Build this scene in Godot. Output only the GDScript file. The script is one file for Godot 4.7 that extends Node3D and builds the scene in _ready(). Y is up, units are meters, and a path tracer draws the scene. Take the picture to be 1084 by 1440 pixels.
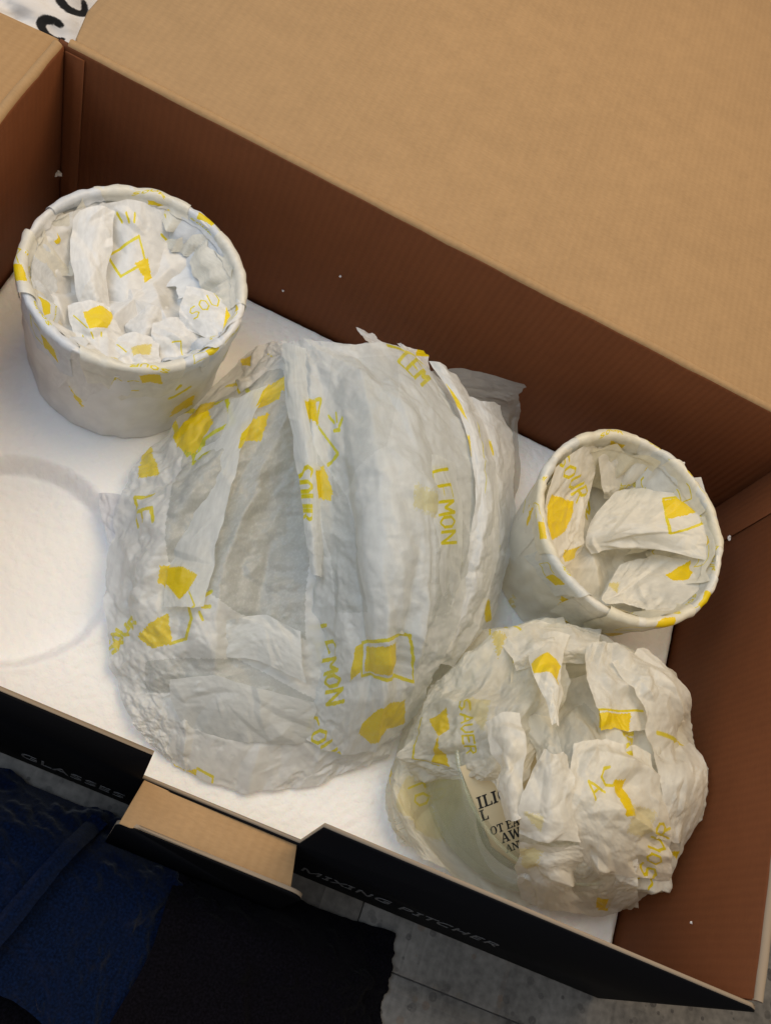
extends Node3D
# Open cardboard box with tissue-wrapped glassware on a foam tray. Units: metres; foam top is y = 0, floor is y = -0.02.

const BW := 0.46    # inside width (x), inside depth (z), height of the walls above the foam
const BD := 0.302
const BH := 0.117
const FLOOR := -0.02

var names := {}
var table := PackedFloat32Array()
var warp := FastNoiseLite.new()
var mottle := FastNoiseLite.new()
var mat := {}
var relief: ImageTexture
var paper_base: Image
var prints_cut := {}

func V(x: float, y: float, z: float) -> Vector3: return Vector3(x, y, z) * 0.01
func Q(x: float, y: float) -> Vector2: return Vector2(x, y)

# ---------------------------------------------------------------- naming
func numbered(called: String) -> String:
	var n: int = names.get(called, 0)
	names[called] = n + 1
	return called if n == 0 else "%s_%03d" % [called, n]

func thing(called: String, label: String, category: String, group := "") -> Node3D:
	var o := Node3D.new()
	o.name = numbered(called)
	add_child(o)
	tag(o, label, category, group)
	return o

func tag(o: Node, label: String, category: String, group := "") -> void:
	o.set_meta("label", label)
	o.set_meta("category", category)
	if group != "": o.set_meta("group", group)

func put(called: String, mesh: Mesh, m: Material, parent: Node = self, at := Vector3.ZERO) -> MeshInstance3D:
	var o := MeshInstance3D.new()
	o.name = numbered(called) if parent == self else called
	o.mesh = mesh
	o.material_override = m
	o.position = at
	parent.add_child(o, true)
	return o

# ---------------------------------------------------------------- noise
func hsh(i: int, j: int, s: int) -> float:
	return table[(i * 7919 + j * 104729 + s * 1299721) & 65535]

# Flat facets with sharp creases: heights at the corners of a triangle lattice, joined linearly.
func facet(x: float, y: float, s: int) -> float:
	var k := (x + y) * 0.3660254
	var a := x + k
	var b := y + k
	var i := floori(a)
	var j := floori(b)
	var fa := a - i
	var fb := b - j
	if fa > fb:
		return hsh(i, j, s) * (1.0 - fa) + hsh(i + 1, j, s) * (fa - fb) + hsh(i + 1, j + 1, s) * fb
	return hsh(i, j, s) * (1.0 - fb) + hsh(i, j + 1, s) * (fb - fa) + hsh(i + 1, j + 1, s) * fa

# ---------------------------------------------------------------- meshes
func grid_mesh(pos: PackedVector3Array, uv: PackedVector2Array, nu: int, nv: int, closed := false) -> ArrayMesh:
	var nor := PackedVector3Array()
	nor.resize(pos.size())
	var idx := PackedInt32Array()
	for j in nv:
		for i in nu:
			var l := i - 1 if i > 0 else (nu - 2 if closed else 0)
			var r := i + 1 if i < nu - 1 else (1 if closed else nu - 1)
			var du := pos[j * nu + r] - pos[j * nu + l]
			var dv := pos[mini(j + 1, nv - 1) * nu + i] - pos[maxi(j - 1, 0) * nu + i]
			var n := dv.cross(du)
			nor[j * nu + i] = n.normalized() if n.length() > 1e-14 else Vector3.UP
			if i < nu - 1 and j < nv - 1:
				var a := j * nu + i
				idx.append_array([a, a + 1, a + nu, a + 1, a + nu + 1, a + nu])
	var arr := []
	arr.resize(Mesh.ARRAY_MAX)
	arr[Mesh.ARRAY_VERTEX] = pos
	arr[Mesh.ARRAY_NORMAL] = nor
	arr[Mesh.ARRAY_TEX_UV] = uv
	arr[Mesh.ARRAY_INDEX] = idx
	var m := ArrayMesh.new()
	m.add_surface_from_arrays(Mesh.PRIMITIVE_TRIANGLES, arr)
	return m

func spline(P: Array, t: float) -> Vector3:
	var n := P.size() - 1
	var x := clampf(t, 0.0, 1.0) * n
	var i := mini(int(x), n - 1)
	var f := x - i
	var b: Vector3 = P[i]
	var c: Vector3 = P[i + 1]
	var a: Vector3 = P[i - 1] if i > 0 else b * 2.0 - c
	var d: Vector3 = P[i + 2] if i + 2 <= n else c * 2.0 - b
	return 0.5 * (2.0 * b + (c - a) * f + (2.0 * a - 5.0 * b + 4.0 * c - d) * f * f + (3.0 * b - a - 3.0 * c + d) * f * f * f)

# A piece of tissue: a smooth sheet through a lattice of points, then crumpled along its normal.
# o: size of a cell (m), octaves [[facet size along u, along v, amount], ...], creases [[u0,v0,u1,v1,amount,width]], rag (torn edge), seed
func sheet(lat: Array, o: Dictionary) -> ArrayMesh:
	var cell: float = o.get("cell", 0.0009)
	var sd: int = o.get("seed", 1)
	var W := 0.0
	var H := 0.0
	for r in lat:
		for k in r.size() - 1: W += (r[k + 1] as Vector3).distance_to(r[k]) / lat.size()
	var cols: int = lat[0].size()
	for c in cols:
		for k in lat.size() - 1: H += (lat[k + 1][c] as Vector3).distance_to(lat[k][c]) / cols
	var nu := clampi(int(W / cell), 8, 300)
	var nv := clampi(int(H / cell), 8, 340)
	var rag: float = o.get("rag", 0.0)
	var oct: Array = o.get("oct", [[0.05, 0.08, 0.002]])
	var creases: Array = o.get("creases", [])
	var folds: Array = o.get("folds", [])
	var low: float = o.get("low", 0.0008)
	var base := PackedVector3Array()
	var st := PackedVector2Array()
	base.resize(nu * nv)
	st.resize(nu * nv)
	for j in nv:
		var v := j / float(nv - 1)
		for i in nu:
			var u := i / float(nu - 1)
			var ue := u
			var ve := v
			if rag > 0.0:
				var a := rag * (0.5 + 0.5 * facet(v * H / 0.016, 3.3, sd + 31) + 0.12 * facet(v * H / 0.005, 7.7, sd + 32)) / W
				var b := rag * (0.5 + 0.5 * facet(v * H / 0.016, 9.3, sd + 33) + 0.12 * facet(v * H / 0.005, 1.7, sd + 34)) / W
				ue = a + (1.0 - a - b) * u
				var c := rag * (0.5 + 0.5 * facet(u * W / 0.016, 5.3, sd + 35) + 0.12 * facet(u * W / 0.005, 2.7, sd + 36)) / H
				var d := rag * (0.5 + 0.5 * facet(u * W / 0.016, 8.3, sd + 37) + 0.12 * facet(u * W / 0.005, 4.7, sd + 38)) / H
				ve = c + (1.0 - c - d) * v
			st[j * nu + i] = Vector2(ue, ve)
	# folds: straight creases with flat flanks, some from one gathering point, some anywhere
	var hs := PackedFloat32Array()
	hs.resize(nu * nv)
	var rng := RandomNumberGenerator.new()
	rng.seed = sd * 7 + 3
	for f in folds:
		for k in int(f[0]):
			var a := Vector2(rng.randf() * W, rng.randf() * H)
			var ang := rng.randf() * TAU
			if f.size() > 6:
				ang = (a - Vector2(f[6] * W, f[7] * H)).angle() + rng.randf_range(-0.12, 0.12)
			var b := a + Vector2.from_angle(ang) * rng.randf_range(f[1], f[2])
			var w1 := rng.randf_range(f[4], f[5])
			var w2 := rng.randf_range(f[4], f[5]) * 0.7
			crease(hs, nu, nv, W, H, a, b, f[3] * rng.randf_range(0.45, 1.15) * (1.0 if rng.randf() < 0.62 else -0.8), w1, w2)
	for c in creases:
		crease(hs, nu, nv, W, H, Vector2(c[0] * W, c[1] * H), Vector2(c[2] * W, c[3] * H), c[4], c[5], c[5] * 0.7)
	for j in nv:
		for i in nu:
			var q := st[j * nu + i]
			var row := []
			for r in lat: row.append(spline(r, q.x))
			base[j * nu + i] = spline(row, q.y)
	var pos := PackedVector3Array()
	pos.resize(nu * nv)
	for j in nv:
		for i in nu:
			var k := j * nu + i
			var du := base[j * nu + mini(i + 1, nu - 1)] - base[j * nu + maxi(i - 1, 0)]
			var dv := base[mini(j + 1, nv - 1) * nu + i] - base[maxi(j - 1, 0) * nu + i]
			var n := dv.cross(du).normalized()
			if n.y < 0.0 and not o.get("free", false): n = -n
			var x := st[k].x * W
			var y := st[k].y * H
			var wx := warp.get_noise_2d(x * 30.0 + sd * 13.0, y * 30.0)
			var wy := warp.get_noise_2d(x * 30.0, y * 30.0 + sd * 17.0 + 50.0)
			var h := hs[k]
			for m in oct.size():
				var c: Array = oct[m]
				h += facet(x / c[0] + wx * 0.9, y / c[1] + wy * 0.9, sd + m * 5) * c[2]
			var out := base[k] + n * h
			if out.y < low: out.y = low + 0.0002 * facet(x / 0.004, y / 0.004, sd)
			if o.get("inside", true):
				out.x = clampf(out.x, 0.0015, BW - 0.0017)
				out.z = maxf(out.z, 0.0018)
			pos[k] = out
	return grid_mesh(pos, st, nu, nv)

# Adds one crease to the heights of a sheet: a tent along a-b, w1 wide on one side and w2 on the other.
func crease(hs: PackedFloat32Array, nu: int, nv: int, W: float, H: float, a: Vector2, b: Vector2, amp: float, w1: float, w2: float) -> void:
	var w := maxf(w1, w2)
	var lo := a.min(b) - Vector2(w, w)
	var hi := a.max(b) + Vector2(w, w)
	var ab := b - a
	var ll := ab.length_squared()
	var side := Vector2(-ab.y, ab.x).normalized()
	for j in range(clampi(int(lo.y / H * (nv - 1)), 0, nv), clampi(int(hi.y / H * (nv - 1)) + 2, 0, nv)):
		var y := j * H / (nv - 1)
		for i in range(clampi(int(lo.x / W * (nu - 1)), 0, nu), clampi(int(hi.x / W * (nu - 1)) + 2, 0, nu)):
			var p := Vector2(i * W / (nu - 1), y) - a
			var t := p.dot(ab) / ll
			if t <= 0.0 or t >= 1.0: continue
			var e := minf(1.0, 3.2 * minf(t, 1.0 - t))
			var d := p.dot(side)
			d = absf(d) / ((w1 if d > 0.0 else w2) * (0.25 + 0.75 * e))
			if d < 1.0: hs[j * nu + i] += amp * (1.0 - d) * e

# A flat outline with thickness: outline in (a, b), pushed along c. axes: X, Y, Z of the piece.
func prism(outline: PackedVector2Array, depth: float, at: Transform3D, bevel := 0.0004) -> ArrayMesh:
	var s := SurfaceTool.new()
	s.begin(Mesh.PRIMITIVE_TRIANGLES)
	var poly := outline
	if Geometry2D.is_polygon_clockwise(poly):
		poly.reverse()
	var inner := poly
	if bevel > 0.0:
		var off := Geometry2D.offset_polygon(poly, -bevel)
		if off.size() == 1 and off[0].size() == poly.size():
			inner = off[0]
			# keep the same first corner
			var best := 0
			for i in inner.size():
				if inner[i].distance_to(poly[0]) < inner[best].distance_to(poly[0]): best = i
			var turned := PackedVector2Array()
			for i in inner.size(): turned.append(inner[(best + i) % inner.size()])
			inner = turned
		else:
			bevel = 0.0
	var tris := Geometry2D.triangulate_polygon(inner)
	for t in range(0, tris.size(), 3):
		for k in [0, 2, 1]:
			s.set_uv(inner[tris[t + k]]); s.add_vertex(at * Vector3(inner[tris[t + k]].x, inner[tris[t + k]].y, depth))
		for k in [0, 1, 2]:
			s.set_uv(inner[tris[t + k]]); s.add_vertex(at * Vector3(inner[tris[t + k]].x, inner[tris[t + k]].y, 0.0))
	var n := poly.size()
	var loops := [[inner, depth], [poly, depth - bevel], [poly, bevel], [inner, 0.0]]
	for l in 3:
		for i in n:
			var a0: Vector2 = loops[l][0][i]
			var b0: Vector2 = loops[l][0][(i + 1) % n]
			var a1: Vector2 = loops[l + 1][0][i]
			var b1: Vector2 = loops[l + 1][0][(i + 1) % n]
			var q := [Vector3(a0.x, a0.y, loops[l][1]), Vector3(b0.x, b0.y, loops[l][1]), Vector3(b1.x, b1.y, loops[l + 1][1]), Vector3(a1.x, a1.y, loops[l + 1][1])]
			for k in [0, 1, 2, 0, 2, 3]:
				s.set_uv(Vector2(q[k].x, q[k].y)); s.add_vertex(at * q[k])
	s.generate_normals()
	return s.commit()

func rect(x0: float, y0: float, x1: float, y1: float) -> PackedVector2Array:
	return PackedVector2Array([Vector2(x0, y0), Vector2(x1, y0), Vector2(x1, y1), Vector2(x0, y1)])

func tube(a: Vector3, b: Vector3, r: float, wob := 0.0) -> ArrayMesh:
	var nu := 9
	var nv := 60
	var pos := PackedVector3Array()
	var uv := PackedVector2Array()
	var d := (b - a).normalized()
	var x := d.cross(Vector3.UP).normalized()
	var y := x.cross(d)
	for j in nv:
		for i in nu:
			var an := TAU * i / float(nu - 1)
			var rr := r * (1.0 + wob * facet(j * 0.37, i * 0.5, 4))
			pos.append(a.lerp(b, j / float(nv - 1)) + (x * cos(an) + y * sin(an)) * rr)
			uv.append(Vector2(i / float(nu - 1), j / float(nv - 1)))
	return grid_mesh(pos, uv, nu, nv, true)

# ---------------------------------------------------------------- textures
const GLYPH := {
	"L": [[0, 0, 0, 1, .7, 1]], "E": [[.7, 0, 0, 0, 0, 1, .7, 1], [0, .5, .55, .5]], "M": [[0, 1, .05, 0, .4, .6, .75, 0, .8, 1]], "O": [[.35, 0, .05, .25, .05, .75, .35, 1, .65, .75, .65, .25, .35, 0]],
	"N": [[0, 1, 0, 0, .7, 1, .7, 0]], "S": [[.65, .1, .3, 0, .05, .2, .15, .42, .5, .55, .65, .78, .35, 1, 0, .88]], "U": [[0, 0, 0, .7, .3, 1, .65, .7, .65, 0]], "R": [[0, 1, 0, 0, .5, .05, .6, .28, .45, .5, 0, .52], [.3, .52, .65, 1]],
	"A": [[0, 1, .35, 0, .7, 1], [.15, .65, .55, .65]], "C": [[.65, .12, .35, 0, .05, .25, .05, .75, .35, 1, .65, .88]], "T": [[0, 0, .7, 0], [.35, 0, .35, 1]],
}

func dab(im: Image, p: Vector2, r: float, col: Color, al: float) -> void:
	var W := im.get_width()
	var H := im.get_height()
	for y in range(maxi(0, int(p.y - r)), mini(H, int(p.y + r) + 2)):
		for x in range(maxi(0, int(p.x - r)), mini(W, int(p.x + r) + 2)):
			var d := Vector2(x, y).distance_to(p)
			var a := clampf(r - d + 0.5, 0.0, 1.0) * al * clampf(1.05 + mottle.get_noise_2d(x * 1.7, y * 1.7) * 1.1, 0.0, 1.0)
			if a > 0.02:
				var c := im.get_pixel(x, y)
				var f := Color(minf(c.r, lerpf(c.r, col.r, a)), minf(c.g, lerpf(c.g, col.g, a)), minf(c.b, lerpf(c.b, col.b, a)))
				im.set_pixel(x, y, f)

func stroke(im: Image, a: Vector2, b: Vector2, r: float, col: Color, al: float) -> void:
	var n := maxi(1, int(a.distance_to(b) / maxf(r * 0.8, 0.8)))
	for i in n + 1:
		dab(im, a.lerp(b, i / float(n)), r * (1.0 + 0.25 * mottle.get_noise_2d(a.x + i * 9.0, b.y)), col, al)

func area(im: Image, pts: PackedVector2Array, col: Color, al: float, rough: float) -> void:
	var lo := pts[0]
	var hi := pts[0]
	for p in pts:
		lo = lo.min(p)
		hi = hi.max(p)
	for y in range(maxi(0, int(lo.y) - 4), mini(im.get_height(), int(hi.y) + 5)):
		for x in range(maxi(0, int(lo.x) - 4), mini(im.get_width(), int(hi.x) + 5)):
			var p := Vector2(x + rough * mottle.get_noise_2d(x * 0.8, y * 0.8), y + rough * mottle.get_noise_2d(x * 0.8 + 300.0, y * 0.8))
			if Geometry2D.is_point_in_polygon(p, pts):
				var a := al * clampf(1.0 + mottle.get_noise_2d(x * 1.1, y * 1.1) * 0.45, 0.0, 1.0)
				var c := im.get_pixel(x, y)
				im.set_pixel(x, y, Color(lerpf(c.r, col.r, a), lerpf(c.g, col.g, a), lerpf(c.b, col.b, a)))

func make_paper(n: int) -> Image:
	var im := Image.create(n, n, false, Image.FORMAT_RGB8)
	var f := FastNoiseLite.new()
	f.frequency = 0.02
	f.fractal_octaves = 4
	for y in n:
		for x in n:
			var k := 0.99 + 0.05 * f.get_noise_2d(x, y)
			im.set_pixel(x, y, Color(0.945 * k, 0.945 * k, 0.94 * k))
	return im

# The print on a piece of tissue, in the sheet's own (u, v).
func print_image(prints: Array, w: int, h: int, mm: float) -> ImageTexture:
	var im := paper_base.get_region(Rect2i(0, 0, w, h))
	var sc := Vector2(w, h)
	var ink := Color(0.99, 0.87, 0.01)
	for q in prints:
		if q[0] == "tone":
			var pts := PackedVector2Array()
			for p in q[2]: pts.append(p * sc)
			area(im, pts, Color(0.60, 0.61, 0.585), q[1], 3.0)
	for q in prints:
		if q[0] == "fill":
			var pts := PackedVector2Array()
			for p in q[2]: pts.append(p * sc)
			area(im, pts, ink if q[1] > 0.5 else Color(0.93, 0.86, 0.5), q[1] if q[1] > 0.5 else q[1] * 2.0, 4.0 if q[1] > 0.5 else 12.0)
		elif q[0] == "line":
			for k in q[2].size() - 1: stroke(im, q[2][k] * sc, q[2][k + 1] * sc, mm * 1.75, ink, q[1])
		elif q[0] == "text":
			var txt: String = q[2]
			var pen := -0.45 * txt.length()
			for ch in txt:
				for line in GLYPH[ch]:
					for k in range(0, line.size() - 2, 2):
						var a: Vector2 = q[3] + q[4] * (pen + line[k]) + q[5] * (line[k + 1] - 0.5)
						var b: Vector2 = q[3] + q[4] * (pen + line[k + 2]) + q[5] * (line[k + 3] - 0.5)
						stroke(im, a * sc, b * sc, mm * 1.9, ink, q[1])
				pen += 0.95
	return ImageTexture.create_from_image(im)

func relief_image(n: int) -> ImageTexture:
	var hs := PackedFloat32Array()
	hs.resize(n * n)
	var rng := RandomNumberGenerator.new()
	rng.seed = 31
	for k in 420:
		var a := Vector2(rng.randf() * n, rng.randf() * n)
		var b := a + Vector2.from_angle(rng.randf() * TAU) * rng.randf_range(25.0, 150.0)
		crease(hs, n, n, n - 1, n - 1, a, b, rng.randf_range(-0.16, 0.22), rng.randf_range(4.0, 16.0), rng.randf_range(4.0, 12.0))
	var im := Image.create(n, n, false, Image.FORMAT_RGB8)
	for y in n:
		for x in n:
			var g := clampf(0.45 + hs[y * n + x], 0.0, 1.0)
			im.set_pixel(x, y, Color(g, g, g))
	im.bump_map_to_normal_map(12.0)
	return ImageTexture.create_from_image(im)

func tissue(tex: Texture2D, tone := Color(1, 1, 1), through := 0.5, bump := 0.06, solid := 0.9) -> StandardMaterial3D:
	var m := StandardMaterial3D.new()
	m.albedo_color = tone
	if tex: m.albedo_texture = tex
	m.roughness = 0.40
	m.metallic_specular = 0.5
	m.backlight_enabled = true
	m.backlight = Color(1, 1, 0.97) * minf(1.0, through * 1.15)
	m.normal_enabled = true
	m.normal_texture = relief
	m.normal_scale = bump
	m.cull_mode = BaseMaterial3D.CULL_DISABLED
	if solid < 1.0:
		m.transparency = BaseMaterial3D.TRANSPARENCY_ALPHA
		m.albedo_color.a = solid
	return m

func plain(c: Color, rough := 0.8, spec := 0.4) -> StandardMaterial3D:
	var m := StandardMaterial3D.new()
	m.albedo_color = c.linear_to_srgb()
	m.roughness = rough
	m.metallic_specular = spec
	return m

func noise_tex(freq: float, lo: Color, hi: Color, seed_: int, octaves := 4, n := 512) -> ImageTexture:
	var f := FastNoiseLite.new()
	f.seed = seed_
	f.frequency = freq
	f.fractal_octaves = octaves
	var im := f.get_seamless_image(n, n)
	im.convert(Image.FORMAT_RGB8)
	for y in n:
		for x in n:
			im.set_pixel(x, y, lo.lerp(hi, im.get_pixel(x, y).r))
	return ImageTexture.create_from_image(im)

func kraft(c: Color, seed_: int, flute := 0.03) -> StandardMaterial3D:
	# paper fibre in the colour, corrugation in the relief; laid by the box's own axes
	var m := StandardMaterial3D.new()
	var n := 512
	var fine := FastNoiseLite.new()
	fine.seed = seed_
	fine.frequency = 0.09
	fine.fractal_octaves = 3
	var im := Image.create(n, n, false, Image.FORMAT_RGB8)
	var hm := Image.create(n, n, false, Image.FORMAT_RGB8)
	for y in n:
		for x in n:
			var g := fine.get_noise_2d(x * 0.5, y * 2.0) * 0.5 + fine.get_noise_2d(x * 0.15, y * 0.15) * 0.35 + fine.get_noise_2d(x * 4.0, y * 4.0) * 0.25
			var s := 0.5 + 0.5 * sin(TAU * x / 16.0)
			var k := 1.0 + 0.2 * g - flute * s + 0.05 * fine.get_noise_2d(x * 0.03 + 50.0, y * 0.03)
			im.set_pixel(x, y, Color(c.r * k, c.g * k, c.b * k).linear_to_srgb())
			var b := clampf(0.5 + 0.22 * s + 0.1 * g, 0.0, 1.0)
			hm.set_pixel(x, y, Color(b, b, b))
	m.albedo_texture = ImageTexture.create_from_image(im)
	m.heightmap_enabled = true
	m.heightmap_texture = ImageTexture.create_from_image(hm)
	m.heightmap_scale = 0.045
	m.roughness = 0.75
	m.metallic_specular = 0.35
	m.uv1_triplanar = true
	m.uv1_world_triplanar = true
	m.uv1_scale = Vector3(7, 7, 7)
	return m

# ---------------------------------------------------------------- wrapped tumbler
func cup_at(c: Dictionary, u: float, v: float, turn: float) -> Vector3:
	var w := 0.0012
	var r := 0.0
	var y := 0.0
	if v < 0.38:
		var t := v / 0.38
		r = lerpf(c.rb, c.rt, t)
		y = (c.h - w) * t
	elif v < 0.46:
		var t := (v - 0.38) / 0.08 * PI
		r = c.rt - w + w * cos(t)
		y = c.h - w + w * sin(t)
	elif v < 0.74:
		var t := (v - 0.46) / 0.28
		r = c.rt - 2.0 * w - t * t * 0.008
		y = c.h - w - t * c.dep
	else:
		var t := (v - 0.74) / 0.26
		r = (c.rt - 2.0 * w - 0.008) * (1.0 - t)
		y = c.h - w - c.dep - 0.004 * sin(t * PI)
	var a := TAU * u + turn
	return Vector3(c.x + r * cos(a), y, c.z + r * sin(a))

# A piece of the wrapping that lies over the rim: from low on the outside (v0) over the edge to deep inside (v1), its sides slanting.
func cup_patch(c: Dictionary, a0: float, width: float, slant: float, v0: float, v1: float, lift: float, sd: int) -> ArrayMesh:
	var nu := 46
	var nv := 90
	var pos := PackedVector3Array()
	var uv := PackedVector2Array()
	for j in nv:
		var t := j / float(nv - 1)
		for i in nu:
			var s := i / float(nu - 1)
			var v := lerpf(v0 + 0.05 * facet(s * 3.0, 1.5, sd), v1 + 0.05 * facet(s * 4.0, 5.5, sd), t)
			var u := a0 + width * (s - 0.5) * (1.0 + 0.35 * (t - 0.4)) + slant * (t - 0.45) + 0.004 * facet(t * 5.0, s * 2.0, sd + 3)
			var p := cup_at(c, u, v, 0.0)
			var out := Vector3(cos(TAU * u), 0, sin(TAU * u))
			if v > 0.38 and v < 0.46: out = (out * cos((v - 0.38) / 0.08 * PI) + Vector3.UP * sin((v - 0.38) / 0.08 * PI))
			elif v >= 0.46: out = -out
			var x: float = u * TAU * c.rt
			var inside := smoothstep(0.44, 0.6, v)
			var h := lift + 0.0005 * facet(x / 0.006, v * 3.0, sd + 5) + 0.0004 * facet(x / 0.012, v * 9.0, sd + 6)
			h += inside * (0.0045 + 0.0045 * facet(x / 0.014, v * 2.0, sd + 7) + 0.0030 * (absf(facet(x / 0.010 + v * 1.3, v * 1.5, sd + 8)) - 0.3))
			if v > 0.34 and v < 0.5: h += 0.0009 * (0.5 + 0.5 * facet(x / 0.007, v * 8.0, sd + 12))
			pos.append(p + out * h)
			uv.append(Vector2(s, t))
	return grid_mesh(pos, uv, nu, nv)

func cup_patches(c: Dictionary, parent: Node, n: int, sd: int, from := 0.0, to := 0.0, lift := 0.0004, warm := Color(1, 1, 1)) -> void:
	var rng := RandomNumberGenerator.new()
	rng.seed = sd
	var tints := [Color(1, 1, 1), Color(0.95, 0.97, 1.0), Color(0.98, 0.97, 0.93)]
	for k in n:
		var m := tissue(scatter_print(3 if from > 0.0 and k % 3 else k % 4), tints[k % 3] * warm, 0.5, 0.05, 0.92)
		var low := rng.randf_range(0.24, 0.37) if k % 3 else rng.randf_range(0.16, 0.26)
		var deep := rng.randf_range(0.58, 0.72)
		if from > 0.0:
			low = from + rng.randf_range(0.0, 0.08)
			deep = to * rng.randf_range(0.85, 1.0)
		put("turned_in_paper", cup_patch(c, (k + rng.randf_range(-0.3, 0.3)) / float(n), rng.randf_range(0.09, 0.17), rng.randf_range(-0.06, 0.06), low, deep, lift + 0.00045 * (k % 3), sd + k * 11), m, parent)

# Four pieces cut from the same printed sheet.
func scatter_print(k: int) -> ImageTexture:
	if not prints_cut.has(k):
		var list := [["fill", 1.0, [Q(0.2, 0.1 + 0.06 * k), Q(0.42, 0.08 + 0.06 * k), Q(0.45, 0.22 + 0.05 * k), Q(0.24, 0.24 + 0.06 * k)]], ["line", 0.9, [Q(0.45, 0.1), Q(0.7, 0.12), Q(0.68, 0.26), Q(0.46, 0.24)]],
			["text", 0.9, "SOUR", Q(0.55 - 0.1 * k, 0.45), Q(0.10, 0.015), Q(-0.01, 0.045)], ["fill", 1.0, [Q(0.55, 0.62 + 0.04 * k), Q(0.8, 0.66), Q(0.72, 0.76), Q(0.56, 0.74)]], ["text", 0.8, "LEMON", Q(0.5, 0.86), Q(0.11, -0.01), Q(0.01, 0.04)]]
		prints_cut[k] = print_image(list, 384, 512, 1.8) if k < 3 else print_image([], 384, 512, 1.8)
	return prints_cut[k]

func cup_mesh(c: Dictionary, v0: float, v1: float, nu: int, nv: int) -> ArrayMesh:
	var pos := PackedVector3Array()
	var uv := PackedVector2Array()
	var sd: int = c.seed
	var turn := -PI / 2.0 if v0 < 0.1 else PI / 2.0   # the seam lies on the hidden side
	for j in nv:
		var v := lerpf(v0, v1, j / float(nv - 1))
		for i in nu:
			var u := i / float(nu - 1)
			var p := cup_at(c, u, v, turn)
			var uu := u if i < nu - 1 else 0.0
			var n := Vector3(cos(TAU * u + turn), 0, sin(TAU * u + turn))
			var circ: float = TAU * c.rt
			var x: float = uu * circ
			# crumple has to close on itself: fade between two turns near the seam
			var seam := smoothstep(0.0, 0.06, uu) * smoothstep(0.0, 0.06, 1.0 - uu)
			var h := 0.0
			if v < 0.46:
				var y: float = v / 0.38 * c.h
				h = 0.0012 * facet(x / 0.03, y / 0.05, sd) + 0.0006 * facet(x / 0.008, y / 0.05, sd + 1) + 0.0006 * facet((x + y * 0.6) / 0.012, y / 0.02, sd + 2)
				# paper turned over the rim lies in steps
				var st := hsh(floori(uu * 17.0), 3, sd) * 0.0004 + hsh(floori(uu * 17.0), 8, sd) * 0.0003 * smoothstep(0.2, 0.38, v)
				h += st * smoothstep(0.16, 0.3, v)
				p += n * h * seam
				if v > 0.36: p.y += 0.0013 * facet(x / 0.013, 2.0, sd + 7) * seam
				if v < 0.02: p.y = 0.0006
			else:
				var y: float = (v - 0.46) * 0.1
				var g := smoothstep(0.46, 0.6, v)
				h = 0.0035 * facet(x / 0.017, y / 0.06, sd + 9) + 0.0012 * facet(x / 0.007, y / 0.03, sd + 10)
				p -= n * (absf(h) * g) * seam * (1.0 if v < 0.74 else (1.0 - v) / 0.26)
				if v > 0.6:
					p.y += smoothstep(0.6, 0.8, v) * (0.006 * facet(p.x / 0.018 + 3.0, p.z / 0.018, sd + 11) + 0.0015 * facet(p.x / 0.009, p.z / 0.009, sd + 12))
			pos.append(p)
			uv.append(Vector2(u, v))
	return grid_mesh(pos, uv, nu, nv, true)

# ---------------------------------------------------------------- build
func _ready() -> void:
	# camera
	var cam := Camera3D.new()
	cam.name = "camera"
	cam.fov = 56.1
	cam.near = 0.02
	cam.far = 20.0
	add_child(cam)
	var right := Vector3(0.89536701, 0.31513028, -0.31465986)
	var up := Vector3(-0.42472069, 0.39181453, -0.81614564)
	var fwd := Vector3(0.1339039, -0.86439243, -0.48466016)
	cam.transform = Transform3D(Basis(right, up, -fwd).orthonormalized(), Vector3(0.18096, 0.49802, 0.37914))
	cam.current = true
	# the dim room round the box
	var we := WorldEnvironment.new()
	we.name = "environment"
	var e := Environment.new()
	e.background_mode = Environment.BG_COLOR
	e.background_color = Color(0.16, 0.153, 0.145).linear_to_srgb()
	e.tonemap_mode = Environment.TONE_MAPPER_LINEAR
	e.tonemap_exposure = 1.88
	e.sdfgi_enabled = true
	e.ssao_enabled = true
	e.ssil_enabled = true
	we.environment = e
	add_child(we)
	# warm ceiling lamp behind the box, cooler light from the left
	area_light("ceiling_lamp_light", Vector3(0.50, 1.85, -0.52), Vector3(0.25, 0, 0.15), Vector2(1.3, 1.3), Color(1.0, 0.89, 0.73), 1.35)
	area_light("window_light", Vector3(-0.65, 1.45, 0.30), Vector3(0.2, 0, 0.15), Vector2(1.1, 1.1), Color(0.83, 0.91, 1.0), 0.66)

	var rng := RandomNumberGenerator.new()
	rng.seed = 77
	table.resize(65536)
	for i in 65536: table[i] = rng.randf_range(-1.0, 1.0)
	warp.seed = 5
	warp.frequency = 1.0
	mottle.seed = 9
	mottle.frequency = 0.12
	mottle.fractal_octaves = 2
	relief = relief_image(900)
	paper_base = make_paper(1024)

	build_floor()
	build_box()
	build_foam()
	build_cloths()
	build_left_tumbler()
	build_right_tumbler()
	build_bundle()
	build_carafe()
	build_crumbs()

func area_light(called: String, at: Vector3, to: Vector3, size: Vector2, c: Color, energy: float) -> void:
	var l := AreaLight3D.new()
	l.name = called
	l.area_size = size
	l.light_color = c
	l.light_energy = energy
	l.area_range = 8.0
	l.shadow_enabled = true
	add_child(l)
	l.look_at_from_position(at, to, Vector3.UP)

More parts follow.
